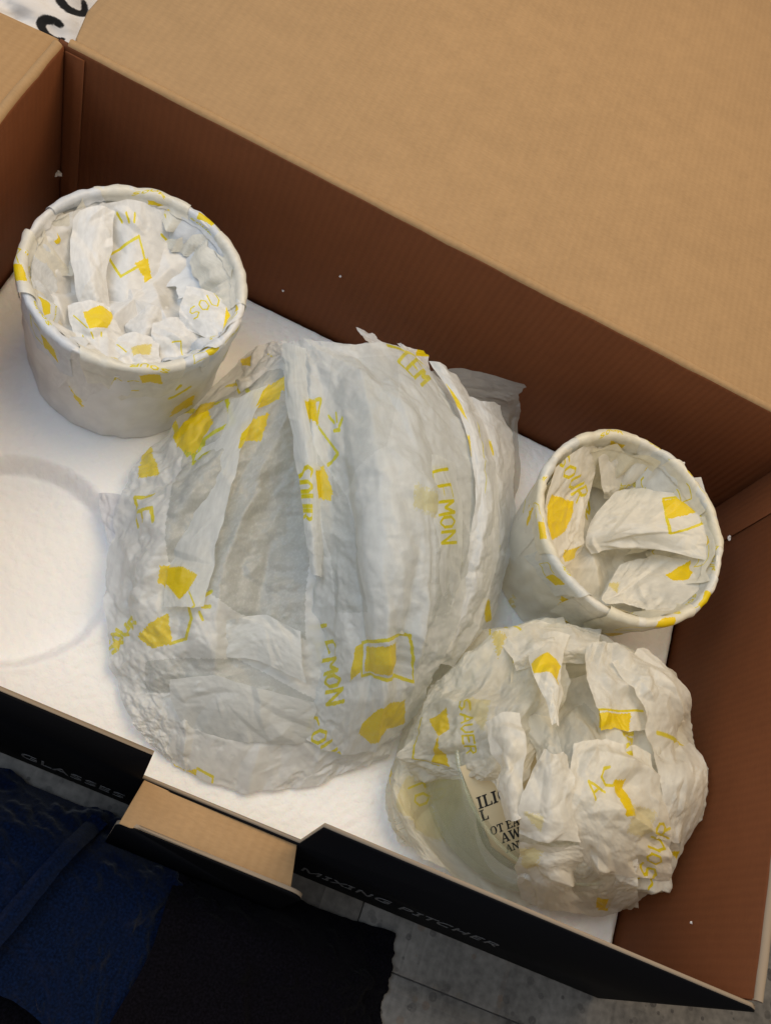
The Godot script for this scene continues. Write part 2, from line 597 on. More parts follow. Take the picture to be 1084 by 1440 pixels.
func build_floor() -> void:
	var m := StandardMaterial3D.new()
	var n := 1024
	var f := FastNoiseLite.new()
	f.frequency = 0.05
	f.fractal_octaves = 4
	var im := Image.create(n, n, false, Image.FORMAT_RGB8)
	for y in n:
		for x in n:
			var g := f.get_noise_2d(x, y)
			var s := f.get_noise_2d(x * 0.15 + 700.0, y * 0.15)
			var k := 0.112 + 0.062 * g + 0.06 * s
			im.set_pixel(x, y, Color(k, k * 0.93, k * 0.84).linear_to_srgb())
	var rng := RandomNumberGenerator.new()
	rng.seed = 4
	for i in 900:
		var dark := rng.randf() < 0.75
		dab(im, Vector2(rng.randf() * n, rng.randf() * n), rng.randf_range(1.5, 8.0), Color(0.10, 0.09, 0.09) if dark else Color(0.36, 0.28, 0.22), rng.randf_range(0.25, 0.8))
	m.albedo_texture = ImageTexture.create_from_image(im)
	m.roughness = 0.5
	m.uv1_triplanar = true
	m.uv1_world_triplanar = true
	m.uv1_scale = Vector3(3.3, 3.3, 3.3)
	var base := put("floor", prism(rect(-3, -3, 3, 3), 0.02, Transform3D(Basis(Vector3.RIGHT, Vector3.FORWARD, Vector3.UP), Vector3(0, FLOOR - 0.0225, 0)), 0.0), plain(Color(0.11, 0.10, 0.095)))
	base.set_meta("kind", "structure")
	var tile := prism(rect(0.0003, 0.0003, 0.3047, 0.3047), 0.0025, Transform3D(Basis(Vector3.RIGHT, Vector3.FORWARD, Vector3.UP), Vector3.ZERO), 0.0003)
	for i in range(-3, 5):
		for j in range(-3, 5):
			put("floor_tile", tile, m, base, Vector3(0.02 + i * 0.305, FLOOR - 0.0025, 0.332 + j * 0.305))

func build_box() -> void:
	var box := thing("cardboard_box", "open brown cardboard box with black printed front holding tissue-wrapped glassware", "box")
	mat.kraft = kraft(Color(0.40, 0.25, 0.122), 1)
	mat.wall = kraft(Color(0.18, 0.058, 0.0195), 2, 0.08)  # same board as the flaps; the shade inside the box is put into this colour
	mat.edge = plain(Color(0.30, 0.235, 0.17), 0.9)
	mat.black = plain(Color(0.004, 0.0042, 0.0055), 0.6, 0.15)
	var T := 0.004
	var B := FLOOR + 0.001
	var facing_z := Transform3D(Basis(), Vector3.ZERO)
	# walls: outline (x, y) pushed along z; side walls: outline (z, y) pushed along -x
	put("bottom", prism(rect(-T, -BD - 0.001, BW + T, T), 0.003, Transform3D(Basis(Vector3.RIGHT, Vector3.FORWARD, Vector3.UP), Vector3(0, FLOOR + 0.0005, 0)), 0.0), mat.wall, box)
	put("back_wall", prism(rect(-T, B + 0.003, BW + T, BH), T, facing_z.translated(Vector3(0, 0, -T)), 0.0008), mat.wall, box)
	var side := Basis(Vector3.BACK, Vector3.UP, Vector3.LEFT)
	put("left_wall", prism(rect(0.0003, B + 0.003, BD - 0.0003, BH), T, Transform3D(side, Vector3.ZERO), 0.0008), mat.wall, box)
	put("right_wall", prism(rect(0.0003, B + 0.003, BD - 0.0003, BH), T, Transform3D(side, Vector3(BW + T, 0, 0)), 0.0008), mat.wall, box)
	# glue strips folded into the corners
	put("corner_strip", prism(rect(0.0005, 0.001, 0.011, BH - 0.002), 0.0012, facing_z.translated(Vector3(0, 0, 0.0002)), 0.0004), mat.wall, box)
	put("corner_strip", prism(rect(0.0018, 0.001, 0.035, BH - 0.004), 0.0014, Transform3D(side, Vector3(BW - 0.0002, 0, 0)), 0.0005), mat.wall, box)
	# front wall with its notch; the printed black liner is glued to its outside
	var front := PackedVector2Array([Vector2(-T, B + 0.003), Vector2(BW + T, B + 0.003), Vector2(BW + T, BH - 0.003), Vector2(BW, BH), Vector2(0.262, BH), Vector2(0.2655, 0.064), Vector2(0.1915, 0.062), Vector2(0.1900, BH), Vector2(-T, BH)])
	var fw := put("front_wall", prism(front, 0.0016, facing_z.translated(Vector3(0, 0, BD + 0.0014)), 0.0003), mat.edge, box)
	var skin := PackedVector2Array()
	for q in front: skin.append(q)
	put("printed_liner", prism(skin, 0.0009, facing_z.translated(Vector3(0, 0, BD + 0.00315)), 0.0003), mat.black, fw)
	var ink := plain(Color(0.12, 0.12, 0.125), 0.4)
	lettering("front_lettering", "GLASSES", 0.0105, Vector3(0.1625, 0.0025, BD + 0.0042), ink, fw, -0.02)
	lettering("front_lettering", "MIXING PITCHER", 0.0105, Vector3(0.334, 0.0125, BD + 0.0042), ink, fw, 0.10)
	# tab cut from the notch: a strip folded out, and its rounded lip hanging in front
	var strip := PackedVector2Array([Vector2(0.1925, 0), Vector2(0.2650, 0), Vector2(0.2700, 0.0200), Vector2(0.1905, 0.0200)])
	var tb := Transform3D(Basis(Vector3.RIGHT, Vector3(0, -0.10, 1).normalized(), Vector3(0, 1, 0.10).normalized()), Vector3(0, 0.0608, BD + 0.0032))
	put("folded_tab", prism(strip, 0.0016, tb, 0.0004), mat.kraft, box)
	var lip := PackedVector2Array([Vector2(0.1895, 0.004), Vector2(0.2765, 0.004)])
	for k in 9:
		var a := PI / 2.0 * k / 8.0
		lip.append(Vector2(0.2685 + 0.008 * cos(a), 0.0535 + 0.008 * sin(a)))
	for k in 9:
		var a := PI / 2.0 * k / 8.0
		lip.append(Vector2(0.1995 - 0.0100 * sin(a), 0.0500 + 0.0110 * cos(a)))
	var lean := Basis(Vector3.RIGHT, Vector3(0, 1, -0.05).normalized(), Vector3(0, 0.05, 1).normalized())
	var lp := put("tab_lip", prism(lip, 0.0016, Transform3D(lean, Vector3(0, 0, BD + 0.0238)), 0.0004), mat.edge, box)
	put("printed_liner", prism(lip, 0.0008, Transform3D(lean, Vector3(0, 0, BD + 0.0256)), 0.0002), mat.black, lp)
	# flaps folded outwards
	var flat := Basis(Vector3.RIGHT, Vector3.FORWARD, Vector3.UP)
	var tilt := Basis(Vector3.RIGHT, Vector3(0, -0.035, -1).normalized(), Vector3(0, 1, -0.035).normalized())
	put("back_flap", prism(PackedVector2Array([Vector2(0.004, 0.0036), Vector2(BW - 0.004, 0.0036), Vector2(BW - 0.006, 0.46), Vector2(-0.004, 0.46), Vector2(-0.0035, 0.03), Vector2(0.001, 0.008)]), T, Transform3D(tilt, Vector3(0, BH - 0.0045, -0.0015)), 0.001), mat.kraft, box)
	put("back_crease", tube(Vector3(0.001, BH - 0.001, -0.0035), Vector3(BW, BH - 0.001, -0.0035), 0.0031, 0.12), mat.kraft, box)
	var tl := Basis(Vector3(0.045, 0, 1).normalized(), Vector3(-1, -0.03, 0.045).normalized(), Vector3(-0.03, 1, 0).normalized())
	put("left_flap", prism(PackedVector2Array([Vector2(-0.004, 0.0036), Vector2(BD - 0.004, 0.0036), Vector2(BD, 0.2), Vector2(-0.004, 0.2)]), T, Transform3D(tl, Vector3(-0.0015, BH - 0.0045, 0.0)), 0.001), mat.kraft, box)
	put("left_crease", tube(Vector3(-0.0035, BH - 0.001, 0.001), Vector3(-0.0035, BH - 0.001, BD), 0.0031, 0.12), mat.kraft, box)
	put("right_crease", tube(Vector3(BW + 0.003, BH - 0.0005, 0.002), Vector3(BW + 0.003, BH - 0.0005, BD), 0.0024, 0.1), mat.edge, box)

func lettering(called: String, text: String, size: float, at: Vector3, m: Material, parent: Node, turn: float) -> MeshInstance3D:
	var t := TextMesh.new()
	var f := SystemFont.new()
	f.font_names = PackedStringArray(["Droid Sans"])
	t.font = f
	t.text = text
	t.font_size = 32
	t.pixel_size = size / 24.0
	t.depth = 0.0002
	var o := put(called, t, m, parent, at)
	o.rotation.z = turn
	return o

func build_foam() -> void:
	var nu := 380
	var nv := 250
	var pos := PackedVector3Array()
	var uv := PackedVector2Array()
	var c := Vector2(0.083, 0.2195)
	for j in nv:
		for i in nu:
			var x := lerpf(0.0012, BW - 0.0012, i / float(nu - 1))
			var z := lerpf(0.0015, BD - 0.0015, j / float(nv - 1))
			var edge := minf(minf(x - 0.001, BW - 0.001 - x), minf(z - 0.001, BD - 0.001 - z))
			var y := -0.004 * pow(clampf(1.0 - edge / 0.004, 0.0, 1.0), 2.0)
			var r := Vector2(x, z).distance_to(c)
			r += 0.0012 * warp.get_noise_2d(x * 22.0, z * 22.0)
			y -= 0.011 * (1.0 - smoothstep(0.0510, 0.0598, r))
			y += 0.0002 * exp(-pow((r - 0.0605) / 0.0022, 2.0))
			y += 0.0008 * warp.get_noise_2d(x * 14.0, z * 14.0) + 0.00028 * facet(x / 0.0035, z / 0.0035, 2)
			pos.append(Vector3(x, y, z))
			uv.append(Vector2(x, z) * 8.0)
	var m := plain(Color(0.88, 0.875, 0.865), 0.65, 0.4)
	var cell := FastNoiseLite.new()
	cell.noise_type = FastNoiseLite.TYPE_CELLULAR
	cell.cellular_return_type = FastNoiseLite.RETURN_DISTANCE2_SUB
	cell.frequency = 0.035
	var nt := NoiseTexture2D.new()
	nt.noise = cell
	nt.width = 512
	nt.height = 512
	nt.seamless = true
	nt.as_normal_map = true
	nt.bump_strength = 3.0
	m.normal_enabled = true
	m.normal_texture = nt
	m.normal_scale = 0.6
	m.subsurf_scatter_enabled = true
	m.subsurf_scatter_strength = 0.15
	var foam := thing("foam_tray", "white foam tray with an empty round recess lining the cardboard box", "foam tray")
	put("top_surface", grid_mesh(pos, uv, nu, nv), m, foam)
	put("foam_block", prism(rect(0.0015, -BD + 0.0018, BW - 0.0015, -0.0018), 0.0022, Transform3D(Basis(Vector3.RIGHT, Vector3.FORWARD, Vector3.UP), Vector3(0, FLOOR + 0.0036, 0)), 0.0), m, foam)

func build_cloths() -> void:
	# dark cloths on the floor in front of the box
	var fuzz := func(c: Color, sd: int, sheen: float) -> StandardMaterial3D:
		var m := StandardMaterial3D.new()
		m.albedo_texture = noise_tex(0.06, (c * 0.3).linear_to_srgb(), (c * 2.0).linear_to_srgb(), sd)
		m.uv1_triplanar = true
		m.uv1_scale = Vector3(18, 18, 18)
		m.roughness = 0.95
		m.metallic_specular = 0.1
		m.rim_enabled = true
		m.rim = sheen
		m.rim_tint = 0.9
		m.heightmap_enabled = true
		m.heightmap_texture = noise_tex(0.12, Color(0, 0, 0), Color(1, 1, 1), sd + 1, 3)
		m.heightmap_scale = 0.012
		return m
	var blue: StandardMaterial3D = fuzz.call(Color(0.0015, 0.0058, 0.023), 21, 0.25)
	var black: StandardMaterial3D = fuzz.call(Color(0.0035, 0.003, 0.0048), 31, 0.04)
	var oct := [[0.10, 0.13, 0.007]]
	var cb := thing("blue_cloth", "dark blue woven cloth with a stitched hem, lying in front of the box", "cloth")
	put("cloth_body", sheet([[V(4, -1.5, 31.3), V(13, -1.4, 31.3), V(19, -1.4, 31.3), V(23.6, -1.5, 31.4)], [V(6, .8, 34.5), V(14, 1.5, 34), V(19.5, 1.3, 33.8), V(23.8, .3, 34)], [V(8, 1, 37.5), V(16, 1.7, 37), V(20.5, 1.2, 37), V(23.6, .4, 37.5)], [V(10, .5, 39.3), V(17.5, 1.0, 40), V(21.5, .8, 41.2), V(24, .3, 42)]], {"cell": 0.0012, "oct": oct, "seed": 61, "low": FLOOR + 0.001}), blue, cb)
	put("hem", sheet([[V(17.9, -.5, 31.8), V(18.3, -.3, 31.9), V(18.7, -.6, 32)], [V(17.1, 2.1, 34), V(17.5, 2.3, 34.1), V(17.9, 2.1, 34.2)], [V(16.2, 2.2, 37), V(16.6, 2.45, 37.1), V(17.1, 2.2, 37.2)], [V(15.4, 1.4, 39.6), V(15.8, 1.6, 39.8), V(16.3, 1.5, 39.9)]], {"cell": 0.001, "oct": [[0.05, 0.05, 0.001]], "seed": 62}), blue, cb)
	var cd := put("black_cloth", sheet([[V(22.8, -1.3, 31.4), V(26, -1.2, 31.4), V(30, -1.3, 31.4), V(34.6, -1.7, 31.4)], [V(22.6, 1.4, 34), V(26.5, 2, 34), V(31, 1.3, 34), V(35, -1.7, 34)], [V(22.8, 1.2, 37), V(27, 1.8, 37), V(31, 1, 37), V(35.1, -1.7, 36.5)], [V(22, .8, 42), V(27, 1.2, 42), V(31, .5, 42), V(34.6, -1.7, 41)]], {"cell": 0.0012, "oct": [[0.07, 0.12, 0.006]], "seed": 63, "low": FLOOR + 0.001}), black)
	tag(cd, "black fuzzy cloth in folds beside the blue cloth", "cloth")
	var cu := put("black_mat", sheet([[V(2, -1.4, 37.5), V(14, -1.4, 38.5), V(24, -1.2, 40.5)], [V(2, -1.5, 41), V(14, -1.4, 42), V(24, -1.3, 44)], [V(2, -1.6, 46), V(14, -1.6, 46), V(24, -1.6, 46)]], {"cell": 0.002, "oct": [[0.04, 0.04, 0.002]], "seed": 64, "low": FLOOR + 0.001}), black)
	tag(cu, "black cloth showing below the edge of the blue cloth, at the picture's corner", "cloth")
	# patterned cloth behind the box's far corner
	var im := Image.create(512, 512, false, Image.FORMAT_RGB8)
	im.fill(Color(0.86, 0.84, 0.82))
	var rng := RandomNumberGenerator.new()
	rng.seed = 12
	for k in 150:
		var p := Vector2(rng.randf() * 512, rng.randf() * 512)
		var a := rng.randf() * TAU
		var r := rng.randf_range(10, 26)
		for s in 60:
			a += 0.075
			dab(im, p + Vector2(cos(a) * r, sin(a) * r * 0.7), 2.0 + 1.6 * sin(s * 0.05), Color(0.02, 0.02, 0.025), 1.0)
	var pm := StandardMaterial3D.new()
	pm.albedo_texture = ImageTexture.create_from_image(im)
	pm.roughness = 0.9
	var pc := put("patterned_cloth", sheet([[V(-26, 3, -40), V(-12, 4, -40), V(6, 3, -40)], [V(-26, 4, -24), V(-12, 5, -24), V(6, 4, -24)], [V(-26, 3.4, -8), V(-12, 5, -9), V(6, 3, -10)], [V(-26, 0, -1), V(-12, 1, -1), V(6, 0, -2)]], {"cell": 0.003, "oct": [[0.06, 0.06, 0.006]], "seed": 65, "inside": false}), pm)
	tag(pc, "white cloth with black swirl line pattern behind the corner of the box", "cloth")

func build_left_tumbler() -> void:
	var c := {"x": 0.0813, "z": 0.082, "rb": 0.0525, "rt": 0.056, "h": 0.08, "dep": 0.019, "seed": 11}
	var t := thing("wrapped_tumbler", "wrapped tumbler stuffed full of folded paper, in the box corner by the patterned cloth", "wrapped tumbler", "tumblers wrapped in printed tissue")
	put("outer_wrap", cup_mesh(c, 0.0, 0.46, 240, 90), tissue(print_image([["fill",0.85,[Q(0.531,0.231),Q(0.521,0.232),Q(0.503,0.169),Q(0.498,0.116),Q(0.515,0.149)]],["line",0.80,[Q(0.368,0.218),Q(0.341,0.227)]],["fill",0.80,[Q(0.354,0.142),Q(0.315,0.164),Q(0.314,0.100),Q(0.355,0.088)]],["fill",0.50,[Q(0.500,0.007),Q(0.470,0.004),Q(0.478,-0.024)]],["line",0.90,[Q(0.359,0.257),Q(0.355,0.264)]],["line",0.90,[Q(0.339,0.231),Q(0.335,0.236)]]], 1024, 512, 2.0), Color(0.97, 0.97, 0.97), 0.45, 0.05, 1.0), t)
	put("inner_wrap", cup_mesh(c, 0.46, 1.0, 240, 120), tissue(print_image([["fill",1.00,[Q(0.686,0.683),Q(0.700,0.411),Q(0.740,0.499),Q(0.750,0.679)]],["fill",1.00,[Q(0.355,0.404),Q(0.383,0.418),Q(0.380,0.482),Q(0.354,0.471)]],["fill",0.90,[Q(0.404,0.425),Q(0.430,0.426),Q(0.428,0.473),Q(0.404,0.477)]],["fill",0.90,[Q(0.295,0.418),Q(0.308,0.513),Q(0.310,0.548),Q(0.302,0.521)]],["text",0.90,"SOUR",Q(0.628,0.746),Q(-0.0075,-0.0431),Q(0.0309,-0.0071)],["tone",0.25,[Q(0.373,0.552),Q(0.407,0.536),Q(0.422,0.756),Q(0.369,0.721)]]], 1024, 1024, 2.4), Color(0.97, 0.97, 0.97), 0.55, 0.06, 1.0), t)
	cup_patches(c, t, 12, 501)
	cup_patches(c, t, 9, 555, 0.43, 0.8, 0.001)
	var o := [[0.022, 0.03, 0.0014], [0.012, 0.012, 0.0004]]
	fold(t, [[V(4.46,7.6,4.79),V(5.89,7.8,3.59),V(7.9,7.6,3.17)],
		[V(5.17,5.8,6.18),V(7.08,6.7,5.71),V(9.22,5.8,4.13)],
		[V(5.77,5,8.37),V(7.98,6,7.89),V(10.21,4.6,5.28)],
		[V(7.1,3.4,9.48),V(9.61,5,10.18),V(10.23,3.4,8.08)]], [["line",1.00,[Q(0.251,0.092),Q(0.319,0.153)]],["line",1.00,[Q(0.379,0.099),Q(0.415,0.155)]],["line",1.00,[Q(0.493,0.098),Q(0.479,0.153)]],["line",0.80,[Q(0.534,0.243),Q(0.149,0.389),Q(0.364,0.545),Q(0.606,0.433),Q(0.534,0.243)]],["fill",1.00,[Q(0.497,0.441),Q(0.625,0.386),Q(0.672,0.575),Q(0.760,0.629),Q(0.683,0.704),Q(0.619,0.680),Q(0.601,0.538)]],["line",0.90,[Q(0.800,0.194),Q(0.921,0.250),Q(0.981,0.399)]]], o, 71)
	fold(t, [[V(3.08,7.6,10.17),V(2.77,7.7,7.68),V(4.17,7.7,4.87)],
		[V(3.84,6.8,10.1),V(4.06,6.4,8.02),V(4.52,6,5.96)],
		[V(4.9,5.8,10.65),V(5.06,5,8.57),V(5.29,4.4,7.08)],
		[V(5.95,5,10.89),V(5.99,4,9.3),V(5.91,3.4,8.06)]], [], o, 72)
	fold(t, [[V(5.45,6.1,10.44),V(6.34,6.5,9.68),V(7.41,6.1,9.4)],
		[V(6.12,6.3,11.54),V(7.17,6.9,11),V(8.54,6.3,10.38)],
		[V(6.89,6.3,12.31),V(8.01,6.7,11.91),V(9.33,6.1,10.91)],
		[V(7.44,7.4,13.5),V(9.04,7.4,13.34),V(10.49,7.3,12.78)]], [["fill",1.00,[Q(0.358,0.240),Q(0.705,0.088),Q(1.000,0.090),Q(0.699,0.445),Q(0.412,0.501)]],["line",0.80,[Q(0.165,0.252),Q(0.380,0.479)]],["line",1.00,[Q(0.069,0.595),Q(0.095,0.699)]],["line",1.00,[Q(0.232,0.574),Q(0.222,0.670)]],["line",1.00,[Q(0.412,0.563),Q(0.403,0.648)]],["line",1.00,[Q(0.574,0.535),Q(0.549,0.601)]]], o, 73)
	fold(t, [[V(9.68,6.3,9.16),V(10.47,6.5,8.3),V(11.45,6.1,7.89)],
		[V(10.05,6.5,10.26),V(11.2,7.1,9.65),V(12.62,6.5,8.83)],
		[V(10.49,6.1,10.85),V(11.62,6.5,10.56),V(12.54,6.1,9.61)],
		[V(11.26,7.1,12.18),V(12.31,7.4,11.76),V(13.15,7.4,10.38)]], [["line",0.80,[Q(0.405,0.476),Q(0.571,0.452),Q(0.692,0.768)]]], o, 74)
	fold(t, [[V(8.14,7.6,3.24),V(10.17,7.7,2.96),V(12.34,7.7,4.48)],
		[V(9.24,5.6,4.11),V(10.6,6.2,4.31),V(12.41,6.8,5.32)],
		[V(9.91,4.8,4.97),V(10.94,5.2,5.2),V(12.63,6,6.16)],
		[V(10.16,4.2,6),V(11.26,4.6,6.18),V(12.56,5.2,6.93)]], [["text",0.90,"SOUR",Q(0.605,0.622),Q(0.2015,-0.2208),Q(0.1992,0.0765)],["fill",1.00,[Q(-0.050,0.123),Q(0.095,0.201),Q(0.188,0.364)]]], o, 75)
	fold(t, [[V(8.27,5.3,8.1),V(9.09,5.9,7.79),V(9.9,5.5,7.22)],
		[V(8.67,5.5,9.84),V(9.55,6.3,9.75),V(10.18,5.7,9.22)],
		[V(9.1,5.3,11.12),V(10.02,5.9,11.09),V(10.68,5.5,10.51)]], [["fill",0.50,[Q(0.065,0.802),Q(0.798,0.704),Q(0.753,0.918),Q(0.196,0.989)]]], o, 76)
	fold(t, [[V(3.61,7.6,5.96),V(4.39,7.7,5.06),V(5.39,7.5,4.61)],
		[V(4.17,6.8,7.5),V(5.14,7.2,6.94),V(6.07,6.8,6.49)],
		[V(5.28,6.3,9.26),V(6.12,6.8,8.87),V(6.72,6.2,8.24)],
		[V(6.32,5.6,10.1),V(7.08,6,9.94),V(7.41,5.5,9.07)]], [], o, 77)
	fold(t, [[V(10.22,6.5,6.21),V(11.69,7.1,6.2),V(13.3,7.6,6.49)],
		[V(10.52,6.6,7.72),V(11.98,7.3,7.87),V(13.72,7.6,8.16)],
		[V(11.04,6.4,8.9),V(12.41,7,9.18),V(13.68,7.5,9.63)]], [["text",0.90,"SOUR",Q(0.508,0.267),Q(0.1369,-0.2142),Q(0.1648,0.1616)],["fill",1.00,[Q(0.778,0.189),Q(1.000,-0.013),Q(0.968,0.420),Q(0.841,0.739)]]], o, 78)
	fold(t, [[V(8.01,6.2,11.04),V(9.25,6.7,10.45),V(10.54,6.5,9.96)],
		[V(8.59,6.6,12.46),V(9.96,7.2,12.07),V(11.21,6.9,11.34)],
		[V(9.65,7.4,13.82),V(10.75,7.5,13.38),V(11.67,7.4,12.48)]], [["fill",0.50,[Q(0.444,0.327),Q(0.821,0.168),Q(0.774,0.427),Q(0.474,0.532)]],["line",0.80,[Q(0.203,0.271),Q(0.360,0.431)]]], o, 79)

func fold(parent: Node, lat: Array, prints: Array, oct: Array, sd: int, called := "paper_fold", tone := Color(1, 1, 1), through := 0.5, rag := 0.002, px := 384, mm := 2.6, creases := [], solid := 0.9, fs := 1.0) -> MeshInstance3D:
	return put(called, sheet(lat, {"cell": 0.0006, "oct": [[oct[0][0] * 1.6, oct[0][1] * 1.6, oct[0][2] * 0.8]], "seed": sd, "rag": rag, "creases": creases, "folds": [[9 * fs, 0.012, 0.05, 0.0016 * fs, 0.003 * fs, 0.008 * fs], [12, 0.005, 0.018, 0.0005, 0.0014, 0.0035]]}), tissue(print_image(prints, px, px, mm), tone, through, 0.06, solid), parent)

func build_right_tumbler() -> void:
	var c := {"x": 0.3766, "z": 0.0851, "rb": 0.0455, "rt": 0.0571, "h": 0.08, "dep": 0.045, "seed": 41}
	var t := thing("wrapped_tumbler", "wrapped tumbler with a deep hollow between its paper folds, behind the crumpled tissue heap", "wrapped tumbler", "tumblers wrapped in printed tissue")
	put("outer_wrap", cup_mesh(c, 0.0, 0.46, 240, 90), tissue(print_image([["fill",1.00,[Q(0.548,0.201),Q(0.564,0.296),Q(0.545,0.311),Q(0.531,0.268)]],["line",0.80,[Q(0.574,0.363),Q(0.530,0.367),Q(0.528,0.253)]],["line",0.90,[Q(0.516,0.341),Q(0.290,0.041),Q(0.330,0.076)]],["fill",0.90,[Q(0.494,0.280),Q(0.450,0.301),Q(0.400,0.150),Q(0.476,0.234)]],["fill",0.35,[Q(0.613,-0.035),Q(0.614,0.058),Q(0.587,-0.018),Q(0.598,-0.050)]],["fill",1.00,[Q(0.531,0.075),Q(0.521,0.211),Q(0.502,0.205),Q(0.487,0.066)]]], 1024, 512, 2.0), Color(0.98, 0.96, 0.90), 0.45, 0.05, 1.0), t)
	put("inner_wrap", cup_mesh(c, 0.46, 1.0, 240, 120), tissue(print_image([["fill",1.00,[Q(0.359,0.762),Q(0.421,0.803),Q(0.406,0.839),Q(0.143,0.446),Q(0.145,0.441),Q(0.174,0.441)]],["fill",0.90,[Q(0.123,0.446),Q(0.114,0.446),Q(0.102,0.446),Q(0.107,0.446)]],["text",0.90,"SOUR",Q(0.408,0.725),Q(0.0340,0.0703),Q(-0.0214,0.0331)],["fill",0.70,[Q(0.513,0.582),Q(0.527,0.564),Q(0.536,0.602)]],["fill",1.00,[Q(0.789,0.533),Q(0.798,0.467),Q(0.826,0.433)]],["line",0.60,[Q(0.694,0.576),Q(0.714,0.475)]]], 1024, 1024, 2.4), Color(0.98, 0.96, 0.90), 0.55, 0.06, 1.0), t)
	cup_patches(c, t, 12, 601, 0.0, 0.0, 0.0004, Color(1, 0.98, 0.925))
	cup_patches(c, t, 7, 655, 0.43, 0.8, 0.002, Color(1, 0.98, 0.915))
	var o := [[0.04, 0.012, 0.0016], [0.02, 0.008, 0.0005]]
	fold(t, [[V(37.62,4.8,4.58),V(39.13,6,3.65),V(41.35,7.6,2.88)],
		[V(36.78,4.6,6.75),V(38.96,6.2,5.72),V(42.25,7.7,4.73)],
		[V(36.55,4.4,8.29),V(38.94,6.4,7.33),V(42.82,7.7,6.58)],
		[V(37.35,4,9.06),V(39.49,5.4,8.09),V(43.02,7.6,8.13)]], [["line",0.90,[Q(0.650,0.234),Q(0.920,0.217),Q(0.932,0.516),Q(0.714,0.710),Q(0.650,0.234)]],["fill",1.00,[Q(0.640,0.260),Q(0.892,0.216),Q(0.911,0.383),Q(0.698,0.495)]]], o, 81, "paper_fold", Color(1, 0.98, 0.93), 0.62)
	fold(t, [[V(39.39,3.8,8.61),V(40.96,4.8,7.5),V(43.2,7.3,7.92)],
		[V(39,3.8,10.04),V(40.77,5.2,8.99),V(43.02,7.4,9.46)],
		[V(38.68,4,11.23),V(40.51,5,10.48),V(42.21,7.2,11.07)],
		[V(38.81,4.4,11.78),V(40.26,5,11.54),V(41.22,6.6,12.15)]], [["fill",1.00,[Q(0.643,0.345),Q(0.835,-0.008),Q(0.882,0.129),Q(0.836,0.346),Q(0.727,0.404)]],["line",0.90,[Q(0.838,-0.050),Q(0.900,-0.050)]],["fill",0.40,[Q(-0.050,0.310),Q(0.152,0.407),Q(0.206,0.633)]]], o, 82, "paper_fold", Color(1, 0.98, 0.93), 0.62)
	fold(t, [[V(32.47,7.7,7.08),V(33.29,7.7,5.48),V(34.48,7.6,3.87)],
		[V(32.72,7.4,9.47),V(34.14,6.6,7.35),V(35.79,5.8,4.93)],
		[V(33.58,7.2,11.28),V(34.93,6,9.5),V(36.16,5,7.11)],
		[V(34.7,7.2,12.55),V(35.74,5.8,11),V(36.6,4.6,9.35)]], [["fill",1.00,[Q(0.116,0.271),Q(0.633,0.451),Q(0.608,0.528),Q(0.448,0.635),Q(0.051,0.675),Q(0.015,0.497)]],["fill",0.90,[Q(0.201,0.818),Q(0.713,0.883),Q(0.616,0.986),Q(0.177,0.944)]],["text",0.90,"SOUR",Q(0.525,0.235),Q(0.1737,0.1395),Q(-0.2343,0.0049)]], o, 83, "paper_fold", Color(1, 0.98, 0.93), 0.62)
	fold(t, [[V(34.48,7.7,4.09),V(36.2,7.7,2.92),V(38.01,7.7,2.86)],
		[V(35.27,6.6,4.7),V(36.79,6.6,3.61),V(38.42,6.6,3.25)],
		[V(36.28,5.4,5.18),V(37.41,5.4,4.21),V(38.77,5.4,3.64)],
		[V(37.29,4.4,5.34),V(38.12,4.4,4.64),V(39.05,4.4,3.88)]], [["fill",0.90,[Q(0.790,0.432),Q(0.979,0.354),Q(1.000,0.580)]]], o, 84, "paper_fold", Color(1, 0.98, 0.93), 0.62)
	fold(t, [[V(38.24,4.4,4.05),V(38.62,4.8,3.51),V(39.02,5.2,3.08)],
		[V(38.09,4.4,4.93),V(38.52,5,4.74),V(39.14,5.4,4.19)],
		[V(38.54,4.2,5.49),V(38.99,4.8,5.18),V(39.39,5.2,4.79)]], [["line",0.70,[Q(0.111,0.623),Q(0.598,0.280),Q(0.912,0.162)]]], o, 85, "paper_fold", Color(1, 0.98, 0.93), 0.62)

